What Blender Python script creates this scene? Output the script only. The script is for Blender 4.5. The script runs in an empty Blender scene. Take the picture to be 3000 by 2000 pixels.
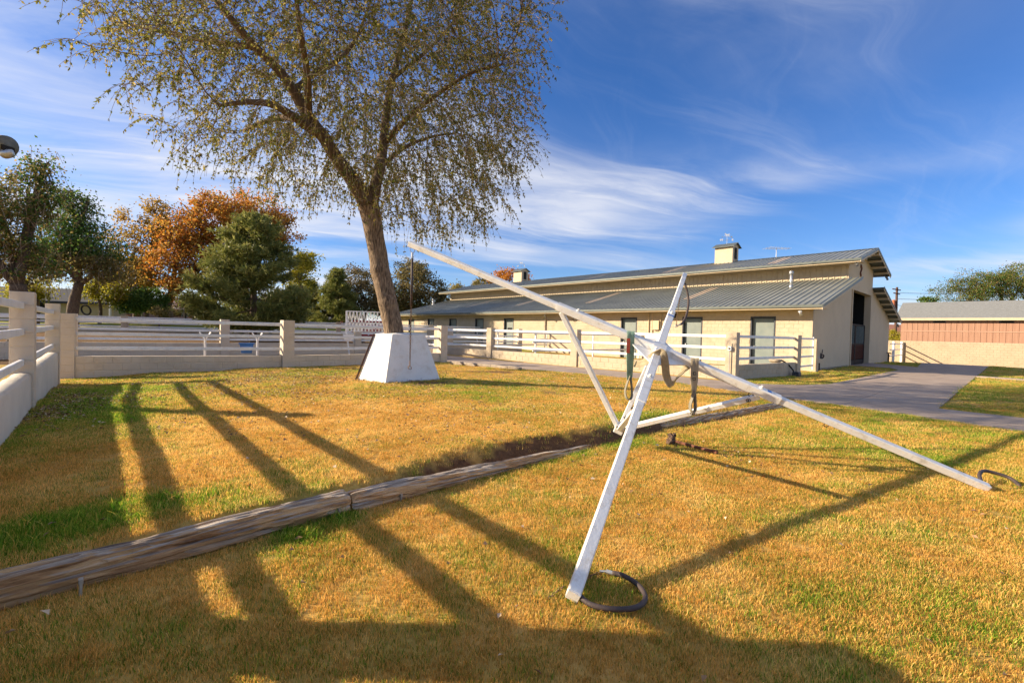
import bpy, bmesh, math, random
import numpy as np
from mathutils import Vector, Matrix, Euler

random.seed(7)
rng = np.random.default_rng(7)
SC = bpy.context.scene
COL = SC.collection
R = math.radians

# ------------------------------------------------------------------ camera
CAM_H = 1.34
cam_d = bpy.data.cameras.new('camera')
cam_d.sensor_width = 36.0
cam_d.lens = 36.0 * 1345.0 / 3000.0
cam_d.clip_start = 0.05
cam_d.clip_end = 3000.0
cam = bpy.data.objects.new('camera', cam_d)
COL.objects.link(cam)
SC.camera = cam
_p = 27.5 / 1345.0
_r = 0.0258
_fw = Vector((0, math.cos(_p), -math.sin(_p)))
_rt = Vector((1, 0, 0))
_up = Vector((0, math.sin(_p), math.cos(_p)))
_rt2 = _rt * math.cos(_r) + _up * math.sin(_r)
_up2 = -_rt * math.sin(_r) + _up * math.cos(_r)
cam.matrix_world = Matrix(((_rt2.x, _up2.x, -_fw.x, 0), (_rt2.y, _up2.y, -_fw.y, 0),
                           (_rt2.z, _up2.z, -_fw.z, CAM_H), (0, 0, 0, 1)))

# ------------------------------------------------------------------ sun, sky, exposure
SUN_VEC = Vector((2.5, -0.06, -1.0)).normalized()       # direction the light travels
SUN_EL = math.asin(-SUN_VEC.z)
SUN_ROT = math.atan2(-SUN_VEC.x, -SUN_VEC.y)
sun_d = bpy.data.lights.new('sun', 'SUN')
sun_d.energy = 3.2
sun_d.angle = R(0.53)
sun_d.color = (1.0, 0.82, 0.58)
sun = bpy.data.objects.new('sun', sun_d)
sun.rotation_euler = SUN_VEC.to_track_quat('-Z', 'Y').to_euler()
sun.location = (-40, 2, 25)
COL.objects.link(sun)

world = bpy.data.worlds.new('World')
SC.world = world
world.use_nodes = True
wt = world.node_tree
wt.nodes.clear()


def N(t, typ, **kw):
    n = t.nodes.new(typ)
    for k, v in kw.items():
        setattr(n, k, v)
    return n


def math_node(t, op, a, b=None, c=None, clamp=False):
    n = t.nodes.new('ShaderNodeMath')
    n.operation = op
    n.use_clamp = clamp
    for i, v in enumerate((a, b, c)):
        if v is None:
            continue
        if isinstance(v, (int, float)):
            n.inputs[i].default_value = v
        else:
            t.links.new(v, n.inputs[i])
    return n.outputs[0]


def build_sky():
    L = wt.links.new
    out = N(wt, 'ShaderNodeOutputWorld')
    bg = N(wt, 'ShaderNodeBackground')
    bg.inputs['Strength'].default_value = 0.15
    sky = N(wt, 'ShaderNodeTexSky')
    sky.sky_type = 'NISHITA'
    sky.sun_disc = False
    sky.sun_elevation = SUN_EL
    sky.sun_rotation = SUN_ROT
    sky.air_density = 1.0
    sky.dust_density = 0.3
    sky.ozone_density = 3.0
    hs = N(wt, 'ShaderNodeHueSaturation')
    hs.inputs['Saturation'].default_value = 1.2
    L(sky.outputs[0], hs.inputs['Color'])
    tint = N(wt, 'ShaderNodeMix', data_type='RGBA', blend_type='MULTIPLY')
    tint.inputs['Factor'].default_value = 1.0
    tint.inputs['B'].default_value = (0.232, 0.258, 0.345, 1)
    L(hs.outputs[0], tint.inputs['A'])
    tc = N(wt, 'ShaderNodeTexCoord')
    sep = N(wt, 'ShaderNodeSeparateXYZ')
    L(tc.outputs['Generated'], sep.inputs[0])
    zz = math_node(wt, 'MAXIMUM', sep.outputs['Z'], 0.0)
    den = math_node(wt, 'ADD', zz, 0.09)
    com = N(wt, 'ShaderNodeCombineXYZ')          # a cloud sheet seen in perspective
    L(math_node(wt, 'DIVIDE', sep.outputs['X'], den), com.inputs[0])
    L(math_node(wt, 'DIVIDE', sep.outputs['Y'], den), com.inputs[1])
    # wind-drawn warp shared by every layer
    wn = N(wt, 'ShaderNodeTexNoise')
    wn.inputs['Scale'].default_value = 0.5
    wn.inputs['Detail'].default_value = 3
    L(com.outputs[0], wn.inputs['Vector'])
    wsub = N(wt, 'ShaderNodeVectorMath', operation='SUBTRACT')
    wsub.inputs[1].default_value = (.5, .5, .5)
    L(wn.outputs['Color'], wsub.inputs[0])
    wsc = N(wt, 'ShaderNodeVectorMath', operation='SCALE')
    wsc.inputs['Scale'].default_value = 1.1
    L(wsub.outputs[0], wsc.inputs[0])
    wad = N(wt, 'ShaderNodeVectorMath', operation='ADD')
    L(com.outputs[0], wad.inputs[0])
    L(wsc.outputs[0], wad.inputs[1])

    def layer(src, rot, sc, nscale, detail, rough, dist, lo, hi, off):
        mp = N(wt, 'ShaderNodeMapping')
        mp.vector_type = 'TEXTURE'
        mp.inputs['Rotation'].default_value = (0, 0, rot)
        mp.inputs['Scale'].default_value = [1 / q for q in sc]
        mp.inputs['Location'].default_value = off
        L(src, mp.inputs[0])
        nz = N(wt, 'ShaderNodeTexNoise')
        nz.inputs['Scale'].default_value = nscale
        nz.inputs['Detail'].default_value = detail
        nz.inputs['Roughness'].default_value = rough
        nz.inputs['Distortion'].default_value = dist
        L(mp.outputs[0], nz.inputs['Vector'])
        mr = N(wt, 'ShaderNodeMapRange')
        mr.interpolation_type = 'SMOOTHSTEP'
        mr.inputs[1].default_value = lo
        mr.inputs[2].default_value = hi
        L(nz.outputs['Fac'], mr.inputs[0])
        return mr.outputs[0]
    gather = layer(com.outputs[0], R(0), (.7, .9, 1), 0.42, 2, .5, 0, .39, .57, (-6, 3, 0))
    veil = layer(wad.outputs[0], R(12), (.35, 1.0, 1), 1.0, 8, .58, .3, .34, .70, (3.1, .4, 0))
    streak = layer(wad.outputs[0], R(24), (.25, 2.2, 1), 1.5, 9, .62, .6, .46, .76, (1.2, 7.3, 0))
    wisp = layer(wad.outputs[0], R(62), (.3, 1.8, 1), 1.3, 9, .64, .8, .52, .84, (5.2, 2.3, 0))
    a = math_node(wt, 'MULTIPLY', math_node(wt, 'MULTIPLY_ADD', streak, .45, math_node(wt, 'MULTIPLY', veil, .85)), gather)
    s = math_node(wt, 'MULTIPLY_ADD', wisp, .13, a)
    s = math_node(wt, 'MULTIPLY_ADD', streak, .07, s)
    s = math_node(wt, 'MINIMUM', s, 0.88)
    mix = N(wt, 'ShaderNodeMix', data_type='RGBA')
    L(s, mix.inputs['Factor'])
    L(tint.outputs['Result'], mix.inputs['A'])
    mix.inputs['B'].default_value = (1.75, 1.78, 1.92, 1)
    L(mix.outputs['Result'], bg.inputs['Color'])
    L(bg.outputs[0], out.inputs[0])


build_sky()
SC.view_settings.view_transform = 'Standard'
SC.view_settings.look = 'None'
SC.view_settings.gamma = 1.0
SC.view_settings.use_curve_mapping = False
SC.view_settings.exposure = 1.76
SC.cycles.max_bounces = 5
SC.cycles.diffuse_bounces = 3
SC.cycles.glossy_bounces = 2
SC.cycles.transmission_bounces = 2
SC.cycles.use_adaptive_sampling = True
SC.cycles.adaptive_threshold = 0.02
SC.cycles.caustics_reflective = False
SC.cycles.caustics_refractive = False
SC.cycles.transparent_max_bounces = 8
try:
    SC.cycles.use_denoising = True
except Exception:
    pass

# ------------------------------------------------------------------ grid axes of the yard
U = Vector((-0.676, 0.737, 0))      # along the barn, away to the left
V = Vector((0.737, 0.676, 0))       # across the barn, away to the right
ANG_U = math.atan2(U.y, U.x)
ANG_V = math.atan2(V.y, V.x)
P0 = Vector((14.36, 21.97, 0))      # near corner of the barn


def at(px, py, depth):
    """point seen at a place of the 3000x2000 photograph, at a given depth"""
    dx, dy = (px - 1500) / 1345.0, -(py - 1000) / 1345.0
    d = _rt2 * dx + _up2 * dy + _fw
    return Vector((0, 0, CAM_H)) + d * (depth / d.y)


# ------------------------------------------------------------------ terrain
def smooth(a, b, x):
    t = np.clip((x - a) / (b - a), 0, 1)
    return t * t * (3 - 2 * t)


CTRL = np.array([(-7.2, 6.8, 0), (-3.5, 3.3, .02), (-1, 5.5, .08), (1.4, 6.1, .07), (-4, 7, .02), (-9.2, 9, -.12),
                 (-11.2, 11.2, -.25), (-12.3, 12.6, -.25), (-10, 14, -.13), (-7.7, 15.3, -.03), (-2.9, 11.5, .05),
                 (-5, 12, 0), (-3.2, 20, -.055), (0, 14, -.01), (3, 9, .03), (5, 9.5, -.05), (4.9, 14.6, -.1),
                 (6.8, 11.3, -.11), (8, 9, -.11), (2.8, 20.5, -.12), (7.6, 15.8, -.12), (12, 19, -.14), (14.3, 22, -.13),
                 (23, 29, -.13), (27, 33, -.15), (31, 28, -.13), (33, 34, -.22), (35.6, 43.6, -.60), (37.5, 39.8, -.60), (39.7, 35.6, -.60), (43, 30, -.55), (20, 20, -.13), (14, 12, -.11), (10, 8, -.11),
                 (0, 30, -.1), (-17, 18, -.15), (-11, 23, -.1), (-20, 25, 0), (-25, 35, .7), (-30, 45, 1.55),
                 (-18, 45, 1.5), (-8, 48, 1.1), (-10, 35, .3), (0, 45, 0), (10, 60, -.1), (42, 46, -.5), (60, 60, -.2),
                 (-60, 40, 1.2), (-40, 20, .3), (-15, 8, -.1), (-60, 90, 1.0), (0, 100, 0), (60, 120, 0), (-6, 3, 0),
                 (-3, -3, 0), (20, 0, -.05)])
LOGX = np.array([-30, -3.62, -2.54, -1.96, -1.22, -0.65, 0.84, 2.47, 6.38, 9.5])
LOGY = np.array([-26, 1.15, 2.28, 2.96, 3.64, 4.54, 5.72, 7.1, 10.08, 12.4])
DRIVE = [(-13, 31), (-2.6, 20.3), (0.03, 17.44), (3.0, 15.95), (4.94, 14.65), (5.8, 12.9), (6.79, 11.34), (7.51, 10.2),
         (8.09, 8.93), (8.64, 7.68), (10.6, 3.2), (12.8, 4.2), (10.24, 9.12), (9.47, 10.14), (38.6, 36.8), (36.8, 40.8),
         (23.9, 27.0), (23.95, 29.3), (24.0, 30.75), (19.92, 27.05), (21.0, 25.5), (20.15, 23.86), (16.43, 20.49),
         (10.52, 15.14), (9.1, 14.54), (7.68, 14.6), (6.55, 15.91), (5.7, 16.93), (-0.85, 23.42), (-10, 33.5)]


def in_poly(x, y, poly):
    x = np.asarray(x, float)
    y = np.asarray(y, float)
    inside = np.zeros(x.shape, bool)
    n = len(poly)
    for i in range(n):
        x1, y1 = poly[i]
        x2, y2 = poly[(i + 1) % n]
        if y1 == y2:
            continue
        c = ((y1 > y) != (y2 > y)) & (x < (x2 - x1) * (y - y1) / (y2 - y1) + x1)
        inside ^= c
    return inside


_vg = np.random.default_rng(3).random((256, 256))


def vnoise(x, y):
    xi = np.floor(x).astype(int)
    yi = np.floor(y).astype(int)
    fx = x - xi
    fy = y - yi
    fx = fx * fx * (3 - 2 * fx)
    fy = fy * fy * (3 - 2 * fy)
    g = lambda a, b: _vg[a % 256, b % 256]
    return (g(xi, yi) * (1 - fx) + g(xi + 1, yi) * fx) * (1 - fy) + (g(xi, yi + 1) * (1 - fx) + g(xi + 1, yi + 1) * fx) * fy


def fbm(x, y, oct=4):
    v = 0
    a = 0.5
    for k in range(oct):
        v = v + a * vnoise(x * 2 ** k + 17.3 * k, y * 2 ** k + 5.1 * k)
        a *= 0.5
    return v / (1 - 0.5 ** oct)


def log_d(x, y):
    return (y - np.interp(x, LOGX, LOGY)) * 0.72


def gz(x, y):
    x = np.asarray(x, float)
    y = np.asarray(y, float)
    num = np.zeros(np.broadcast(x, y).shape)
    den = np.zeros_like(num)
    for cx, cy, cz in CTRL:
        w = 1.0 / ((x - cx) ** 2 + (y - cy) ** 2 + 0.4) ** 1.7
        num += w * cz
        den += w
    far = num / den
    near = np.full(num.shape, -.125)
    d = log_d(x, y)
    wid = np.interp(x, [-2, -1, 0, 2, 4, 6], [.12, .16, .22, .28, .40, 1.2])
    S = smooth(0.05, 0.05 + wid, d)
    z = near * (1 - S) + far * S
    amp = np.clip(1 - np.hypot(x, y) / 30, 0, 1)
    z = z + (fbm(x * .9, y * .9, 3) - .5) * .045 * amp
    return z


def gz1(x, y):
    return float(gz(np.array([x]), np.array([y]))[0])


def blob(x, y, cx, cy, rx, ry, ang=0.0):
    c, s = math.cos(ang), math.sin(ang)
    dx = x - cx
    dy = y - cy
    u = (dx * c + dy * s) / rx
    v = (-dx * s + dy * c) / ry
    return np.exp(-(u * u + v * v))


def green(x, y):
    """how green the turf is: dormant straw with living patches"""
    n = fbm(x * .55 + 4, y * .55 + 9, 4)
    n2 = fbm(x * 2.3 + 40, y * 2.3, 3)
    n3 = fbm(x * 7 + 11, y * 7 + 3, 2)
    g = 0.27 + (n - .5) * .75 + (n2 - .5) * .75 + (n3 - .5) * .5
    d = log_d(x, y)
    g = g + .85 * np.exp(-((d + .12) / .22) ** 2) * (x < 2) * (x > -1.6) * np.clip(n2 * 1.6 - .2, 0, 1)
    g = g + 1.2 * blob(x, y, -2.95, 2.85, .75, .38, .8)
    g = g + .8 * blob(x, y, -6.3, 6.9, .9, 1.9, .85) + .55 * blob(x, y, -8.6, 9.9, 1.2, 1.6, .85)
    g = g + .5 * blob(x, y, -1.75, 3.45, .5, .3, .7)
    g = g + .9 * blob(x, y, 2.1, 7.35, 1.0, .35, .65) + .55 * blob(x, y, 5.2, 5.9, 1.5, .8, -.8)
    g = g + .22 * blob(x, y, 2.9, 2.1, 1.0, .5, -.4)
    g = g + .35 * blob(x, y, -5.5, 13.8, 3, .8, .75) + .35 * blob(x, y, -.6, 9.2, 1.2, 2.2, .6)
    g = g + .08 * (smooth(10, 14, x + 0.2 * y)) + .2 * smooth(5.5, 8, x)
    g = g - .40 * blob(x, y, -2.2, 6.2, 2.4, 1.6, 0) - .3 * blob(x, y, .5, 8.5, 3.0, 1.4, .1)
    g = g + .6 * smooth(28, 36, y) * (x < 2)
    return np.clip(g, 0, 1)


def dirt(x, y):
    """bare soil: the cut bank behind the log and the worn foot of the planter"""
    d = log_d(x, y)
    w = np.interp(x, [-1.5, -.9, .2, 2.4, 3.8, 4.6], [0, .10, .23, .24, .18, 0])
    n = fbm(x * 4, y * 4, 3)
    b = ((d > .0) & (d < w + (n - .5) * .18)).astype(float) * (x > -1.5) * (x < 4.6)
    b = np.maximum(b, (blob(x, y, -1.9, 11.1, .9, .5, .7) + (n - .5) * 1.2 > .62).astype(float) * .8)
    b = np.maximum(b, (blob(x, y, 1.0, 10.0, .5, .9, .2) + (n - .5) * 1.1 > .8).astype(float) * .6)
    pen = (y > 15) & (~in_poly(x, y, [(-9, 13.0), (3, 17), (40, 18), (40, 34), (-2, 60)])) & (y < 36) & (x < 0)
    return np.maximum(b, pen * .9)


# ------------------------------------------------------------------ materials
MATS = {}


def pmat(name, col, col2=None, rough=0.6, scale=4.0, detail=5.0, bump=0.0, bscale=60.0, metallic=0.0, spec=0.4,
         stretch=None, lo=0.35, hi=0.68, dirt_col=None, dirt_amt=0.0, dirt_scale=1.3, chips=None):
    m = bpy.data.materials.new(name)
    m.use_nodes = True
    t = m.node_tree
    L = t.links.new
    b = t.nodes['Principled BSDF']
    b.inputs['Roughness'].default_value = rough
    b.inputs['Metallic'].default_value = metallic
    b.inputs['Specular IOR Level'].default_value = spec
    geo = N(t, 'ShaderNodeNewGeometry')
    vec = geo.outputs['Position']
    if stretch:
        mp = N(t, 'ShaderNodeMapping')
        if len(stretch) > 3:      # grain along a horizontal direction: turn first, then stretch
            mp.vector_type = 'TEXTURE'
            mp.inputs['Rotation'].default_value = (0, 0, stretch[3])
            mp.inputs['Scale'].default_value = [1 / q for q in stretch[:3]]
        else:
            mp.inputs['Scale'].default_value = stretch[:3]
        L(vec, mp.inputs[0])
        vec = mp.outputs[0]
    nz = N(t, 'ShaderNodeTexNoise')
    nz.inputs['Scale'].default_value = scale
    nz.inputs['Detail'].default_value = detail
    nz.inputs['Roughness'].default_value = 0.6
    L(vec, nz.inputs['Vector'])
    mr = N(t, 'ShaderNodeMapRange')
    mr.inputs[1].default_value = lo
    mr.inputs[2].default_value = hi
    L(nz.outputs['Fac'], mr.inputs[0])
    if col2 is None:
        col2 = tuple(c * 0.82 for c in col)
    mx = N(t, 'ShaderNodeMix', data_type='RGBA')
    mx.inputs['A'].default_value = (*col, 1)
    mx.inputs['B'].default_value = (*col2, 1)
    L(mr.outputs[0], mx.inputs['Factor'])
    cur = mx.outputs['Result']
    if dirt_col:
        n2 = N(t, 'ShaderNodeTexNoise')
        n2.inputs['Scale'].default_value = dirt_scale
        n2.inputs['Detail'].default_value = 8
        n2.inputs['Roughness'].default_value = .7
        L(geo.outputs['Position'], n2.inputs['Vector'])
        r2 = N(t, 'ShaderNodeMapRange')
        r2.inputs[1].default_value = .52
        r2.inputs[2].default_value = .75
        r2.inputs[4].default_value = dirt_amt
        L(n2.outputs['Fac'], r2.inputs[0])
        m2 = N(t, 'ShaderNodeMix', data_type='RGBA')
        m2.inputs['B'].default_value = (*dirt_col, 1)
        L(cur, m2.inputs['A'])
        L(r2.outputs[0], m2.inputs['Factor'])
        cur = m2.outputs['Result']
    if chips:            # (colour, noise scale, threshold): flaked spots with hard edges
        n4 = N(t, 'ShaderNodeTexNoise')
        n4.inputs['Scale'].default_value = chips[1]
        n4.inputs['Detail'].default_value = 5
        n4.inputs['Roughness'].default_value = .65
        L(vec if len(chips) > 3 else geo.outputs['Position'], n4.inputs['Vector'])
        r4 = N(t, 'ShaderNodeMapRange')
        r4.inputs[1].default_value = chips[2]
        r4.inputs[2].default_value = chips[2] + .03
        L(n4.outputs['Fac'], r4.inputs[0])
        m4 = N(t, 'ShaderNodeMix', data_type='RGBA')
        m4.inputs['B'].default_value = (*chips[0], 1)
        L(cur, m4.inputs['A'])
        L(r4.outputs[0], m4.inputs['Factor'])
        cur = m4.outputs['Result']
    L(cur, b.inputs['Base Color'])
    if bump:
        n3 = N(t, 'ShaderNodeTexNoise')
        n3.inputs['Scale'].default_value = bscale
        n3.inputs['Detail'].default_value = 6
        L(vec, n3.inputs['Vector'])
        bp = N(t, 'ShaderNodeBump')
        bp.inputs['Strength'].default_value = bump
        bp.inputs['Distance'].default_value = 0.02
        L(n3.outputs['Fac'], bp.inputs['Height'])
        L(bp.outputs[0], b.inputs['Normal'])
    MATS[name] = m
    return m


def leaf_mat(name, c1, c2, c3, trans=0.4, rough=0.55):
    """foliage: each leaf picks its colour from its own random value"""
    m = bpy.data.materials.new(name)
    m.use_nodes = True
    t = m.node_tree
    L = t.links.new
    out = t.nodes['Material Output']
    b = t.nodes['Principled BSDF']
    b.inputs['Roughness'].default_value = rough
    b.inputs['Specular IOR Level'].default_value = 0.3
    at_ = N(t, 'ShaderNodeAttribute', attribute_name='rnd')
    cr = N(t, 'ShaderNodeValToRGB')
    cr.color_ramp.elements[0].color = (*c1, 1)
    cr.color_ramp.elements[1].color = (*c3, 1)
    e = cr.color_ramp.elements.new(0.5)
    e.color = (*c2, 1)
    L(at_.outputs['Fac'], cr.inputs[0])
    L(cr.outputs[0], b.inputs['Base Color'])
    tr = N(t, 'ShaderNodeBsdfTranslucent')
    L(cr.outputs[0], tr.inputs['Color'])
    mx = N(t, 'ShaderNodeMixShader')
    mx.inputs[0].default_value = trans
    L(b.outputs[0], mx.inputs[1])
    L(tr.outputs[0], mx.inputs[2])
    L(mx.outputs[0], out.inputs['Surface'])
    MATS[name] = m
    return m


CREAM = (0.52, 0.43, 0.315)
M_cream = pmat('cream_paint', CREAM, (0.46, 0.375, 0.27), rough=.85, scale=1.6, bump=.35, bscale=90, dirt_col=(.34, .26, .17), dirt_amt=.5, dirt_scale=2.2)
M_cream_dimmed = pmat('cream_paint_sun_dimmed', (0.40, 0.315, 0.22), (0.35, 0.275, 0.19), rough=.9, scale=1.2, bump=.3, bscale=60, dirt_col=(.27, .21, .14), dirt_amt=.5)  # the same cream, darkened because this wall faces the sun
M_cream_lifted = pmat('cream_paint_shade_lifted', (0.64, 0.545, 0.425), (0.57, 0.48, 0.37), rough=.85, scale=1.6, bump=.35, bscale=90, dirt_col=(.42, .32, .21), dirt_amt=.5, dirt_scale=2.2)  # the same cream, lightened for fences seen from their shaded side
M_stucco = pmat('stucco_paint', (0.66, 0.60, 0.50), (0.60, 0.54, 0.45), rough=.9, scale=2.2, bump=.5, bscale=70, dirt_col=(.38, .31, .22), dirt_amt=.3)
M_white = pmat('white_paint', (0.80, 0.80, 0.80), (0.72, 0.72, 0.72), rough=.45, scale=3, bump=.08, bscale=40, dirt_col=(.46, .37, .25), dirt_amt=.5, dirt_scale=7, chips=((.30, .17, .09), 20, .725))
M_wsteel = pmat('white_enamel', (0.80, 0.79, 0.76), (0.72, 0.71, 0.67), rough=.38, scale=4, bump=.08, bscale=60, spec=.45, dirt_col=(.40, .31, .19), dirt_amt=.65, dirt_scale=11, chips=((.16, .075, .04), 24, .70))
M_wplaster = pmat('white_plaster', (0.80, 0.79, 0.77), (0.73, 0.72, 0.70), rough=.7, scale=2.5, bump=.25, bscale=50, dirt_col=(.48, .38, .27), dirt_amt=.5, dirt_scale=4, chips=((.30, .20, .12), 13, .74))
M_roof = pmat('roof_metal', (0.275, 0.285, 0.25), (0.205, 0.215, 0.19), rough=.42, scale=.6, metallic=.25, spec=.5, dirt_col=(.34, .30, .23), dirt_amt=.25, dirt_scale=.5)
M_rooftan = pmat('roof_skylight', (0.46, 0.34, 0.24), (0.38, 0.29, 0.21), rough=.5, scale=2)
M_flash = pmat('roof_flashing', (0.12, 0.135, 0.125), (0.09, 0.105, 0.098), rough=.45, scale=2, metallic=.2)
M_trim = pmat('cream_trim', (0.58, 0.47, 0.32), (0.50, 0.40, 0.27), rough=.7, scale=3, bump=.08)
M_frame = pmat('door_frame_paint', (0.045, 0.05, 0.065), (0.03, 0.035, 0.045), rough=.5, scale=6)
M_door = pmat('door_paint', (0.20, 0.235, 0.225), (0.165, 0.20, 0.195), rough=.45, scale=3, dirt_col=(.3, .27, .2), dirt_amt=.2)
M_black = pmat('black_iron', (0.02, 0.02, 0.022), (0.035, 0.03, 0.028), rough=.7, scale=20, spec=.12)
M_rubber = pmat('black_rubber', (0.045, 0.032, 0.032), (0.075, 0.055, 0.05), rough=.65, scale=15, bump=.15, bscale=120)
M_rust = pmat('rusty_iron', (0.22, 0.085, 0.045), (0.12, 0.05, 0.03), rough=.85, scale=30, bump=.5, bscale=120)
M_chain = pmat('rusty_chain', (0.30, 0.19, 0.11), (0.16, 0.10, 0.06), rough=.6, scale=60, metallic=.6)
M_galv = pmat('galvanised_steel', (0.52, 0.53, 0.54), (0.42, 0.43, 0.44), rough=.38, scale=10, metallic=.7)
M_redwood = pmat('red_wood', (0.075, 0.018, 0.010), (0.04, 0.011, 0.007), rough=.8, scale=2, stretch=(2, 2, 14), bump=.2, bscale=30, spec=.1)


def log_mat():
    """weathered timber: silvered crown, golden fibrous flanks, long dark splits"""
    m = bpy.data.materials.new('weathered_log')
    m.use_nodes = True
    t = m.node_tree
    L = t.links.new
    b = t.nodes['Principled BSDF']
    b.inputs['Roughness'].default_value = .9
    b.inputs['Specular IOR Level'].default_value = .2
    geo = N(t, 'ShaderNodeNewGeometry')

    def noise(sc, scale, detail, rough=.6, dist=0.0):
        mp = N(t, 'ShaderNodeMapping')
        mp.vector_type = 'TEXTURE'
        mp.inputs['Rotation'].default_value = (0, 0, R(45.5))
        mp.inputs['Scale'].default_value = [1 / q for q in sc]
        L(geo.outputs['Position'], mp.inputs[0])
        n = N(t, 'ShaderNodeTexNoise')
        n.inputs['Scale'].default_value = scale
        n.inputs['Detail'].default_value = detail
        n.inputs['Roughness'].default_value = rough
        n.inputs['Distortion'].default_value = dist
        L(mp.outputs[0], n.inputs['Vector'])
        return n.outputs['Fac']

    def ramp(src, stops):
        r = N(t, 'ShaderNodeValToRGB')
        e = r.color_ramp.elements
        e[0].position, e[0].color = stops[0][0], (*stops[0][1], 1)
        e[1].position, e[1].color = stops[-1][0], (*stops[-1][1], 1)
        for p, c in stops[1:-1]:
            q = e.new(p)
            q.color = (*c, 1)
        L(src, r.inputs[0])
        return r.outputs[0]
    fib = noise((.9, 13, 13), 2.2, 9, .68, .25)
    big = noise((1, 2.2, 2.2), 2.4, 5)
    flank = ramp(fib, [(.30, (.07, .036, .018)), (.42, (.34, .19, .09)), (.55, (.60, .38, .19)), (.72, (.74, .55, .34))])
    crown = ramp(fib, [(.30, (.055, .045, .04)), (.44, (.26, .21, .17)), (.56, (.46, .39, .32)), (.72, (.66, .59, .50))])
    sep = N(t, 'ShaderNodeSeparateXYZ')
    L(geo.outputs['Normal'], sep.inputs[0])
    f = math_node(t, 'MULTIPLY_ADD', big, 1.1, -.55)
    f = math_node(t, 'ADD', f, sep.outputs['Z'])
    mr = N(t, 'ShaderNodeMapRange')
    mr.inputs[1].default_value = .45
    mr.inputs[2].default_value = .85
    L(f, mr.inputs[0])
    mx = N(t, 'ShaderNodeMix', data_type='RGBA')
    L(mr.outputs[0], mx.inputs['Factor'])
    L(flank, mx.inputs['A'])
    L(crown, mx.inputs['B'])
    L(mx.outputs['Result'], b.inputs['Base Color'])
    bp_ = N(t, 'ShaderNodeBump')
    bp_.inputs['Strength'].default_value = 1.0
    bp_.inputs['Distance'].default_value = .03
    L(fib, bp_.inputs['Height'])
    L(bp_.outputs[0], b.inputs['Normal'])
    return m


M_wood = log_mat()
M_pole = pmat('utility_pole_wood', (0.13, 0.07, 0.05), (0.07, 0.04, 0.03), rough=.9, scale=4, stretch=(8, 8, 1), bump=.4)
M_bark = pmat('elm_bark', (0.30, 0.215, 0.14), (0.085, 0.058, 0.038), rough=.95, scale=5, detail=9, stretch=(7, 7, 1.1), bump=1.0, bscale=7, lo=.38, hi=.6)
M_limb = pmat('elm_limb_bark', (0.17, 0.115, 0.07), (0.075, 0.05, 0.032), rough=.95, scale=9, stretch=(4, 4, 1.5), bump=.6, bscale=14)
M_twig = pmat('elm_twig_bark', (0.42, 0.32, 0.22), (0.30, 0.22, 0.15), rough=.9, scale=9)
M_barkd = pmat('dark_bark', (0.16, 0.115, 0.08), (0.07, 0.05, 0.035), rough=.95, scale=5, stretch=(5, 5, 1), bump=.6, bscale=10)
M_conc = pmat('driveway_concrete', (0.36, 0.285, 0.23), (0.265, 0.205, 0.165), rough=.9, scale=1.4, detail=12, bump=.3, bscale=140, dirt_col=(.15, .125, .115), dirt_amt=.7, dirt_scale=1.6)
M_joint = pmat('joint_bed', (0.06, 0.055, 0.05), rough=.95)
M_gable = pmat('gable_paint', (0.61, 0.495, 0.345), (0.56, 0.45, 0.31), rough=.85, scale=.8, bump=.25, bscale=60, dirt_col=(.45, .39, .3), dirt_amt=.25)
M_pink = pmat('pink_siding', (0.40, 0.23, 0.155), (0.30, 0.16, 0.105), rough=.8, scale=2.2, stretch=(4, 4, .25), lo=.3, hi=.75)
M_pinkband = pmat('pink_trim', (0.50, 0.30, 0.21), rough=.8)
M_shingle = pmat('grey_shingle', (0.25, 0.255, 0.25), (0.16, 0.165, 0.16), rough=.9, scale=5, stretch=(1, 1, 6), bump=.3, bscale=20, lo=.3, hi=.7)
M_dshingle = pmat('dark_shingle', (0.04, 0.043, 0.052), (0.028, 0.03, 0.037), rough=.9, scale=5)
M_yellow = pmat('yellow_stucco', (0.44, 0.35, 0.18), (0.38, 0.30, 0.15), rough=.9, scale=1)
M_mauve = pmat('mauve_block', (0.26, 0.17, 0.15), (0.21, 0.135, 0.12), rough=.9, scale=3)
M_terra = pmat('terracotta', (0.34, 0.16, 0.10), (0.26, 0.12, 0.08), rough=.9, scale=3)
M_glass = pmat('window_glass', (0.02, 0.025, 0.03), rough=.08, spec=.8)
M_blue = pmat('blue_plastic', (0.02, 0.10, 0.32), (0.015, 0.075, 0.25), rough=.4, scale=5)
M_red = pmat('red_paint', (0.42, 0.02, 0.025), (0.3, 0.015, 0.02), rough=.45, scale=2)
M_slingg = pmat('green_webbing', (0.24, 0.36, 0.26), (0.16, 0.25, 0.18), rough=.9, scale=12, bump=.4, bscale=200, dirt_col=(.06, .09, .07), dirt_amt=.7, dirt_scale=14)
M_slingt = pmat('tan_webbing', (0.42, 0.35, 0.23), (0.31, 0.25, 0.16), rough=.95, scale=10, bump=.4, bscale=200, dirt_col=(.15, .12, .07), dirt_amt=.6, dirt_scale=9)
M_slingd = pmat('worn_webbing', (0.27, 0.25, 0.19), (0.18, 0.165, 0.125), rough=.95, scale=12, bump=.4, bscale=200)
M_label = pmat('red_label', (0.62, 0.07, 0.025), (0.50, 0.05, 0.02), rough=.7, scale=30)
M_ink = pmat('ink', (0.02, 0.02, 0.02), rough=.8)
M_bluetape = pmat('blue_mark', (0.02, 0.16, 0.55), rough=.6)
M_lamp = pmat('lamp_housing', (0.20, 0.19, 0.15), (0.14, 0.135, 0.11), rough=.5, scale=8, metallic=.3)
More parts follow.
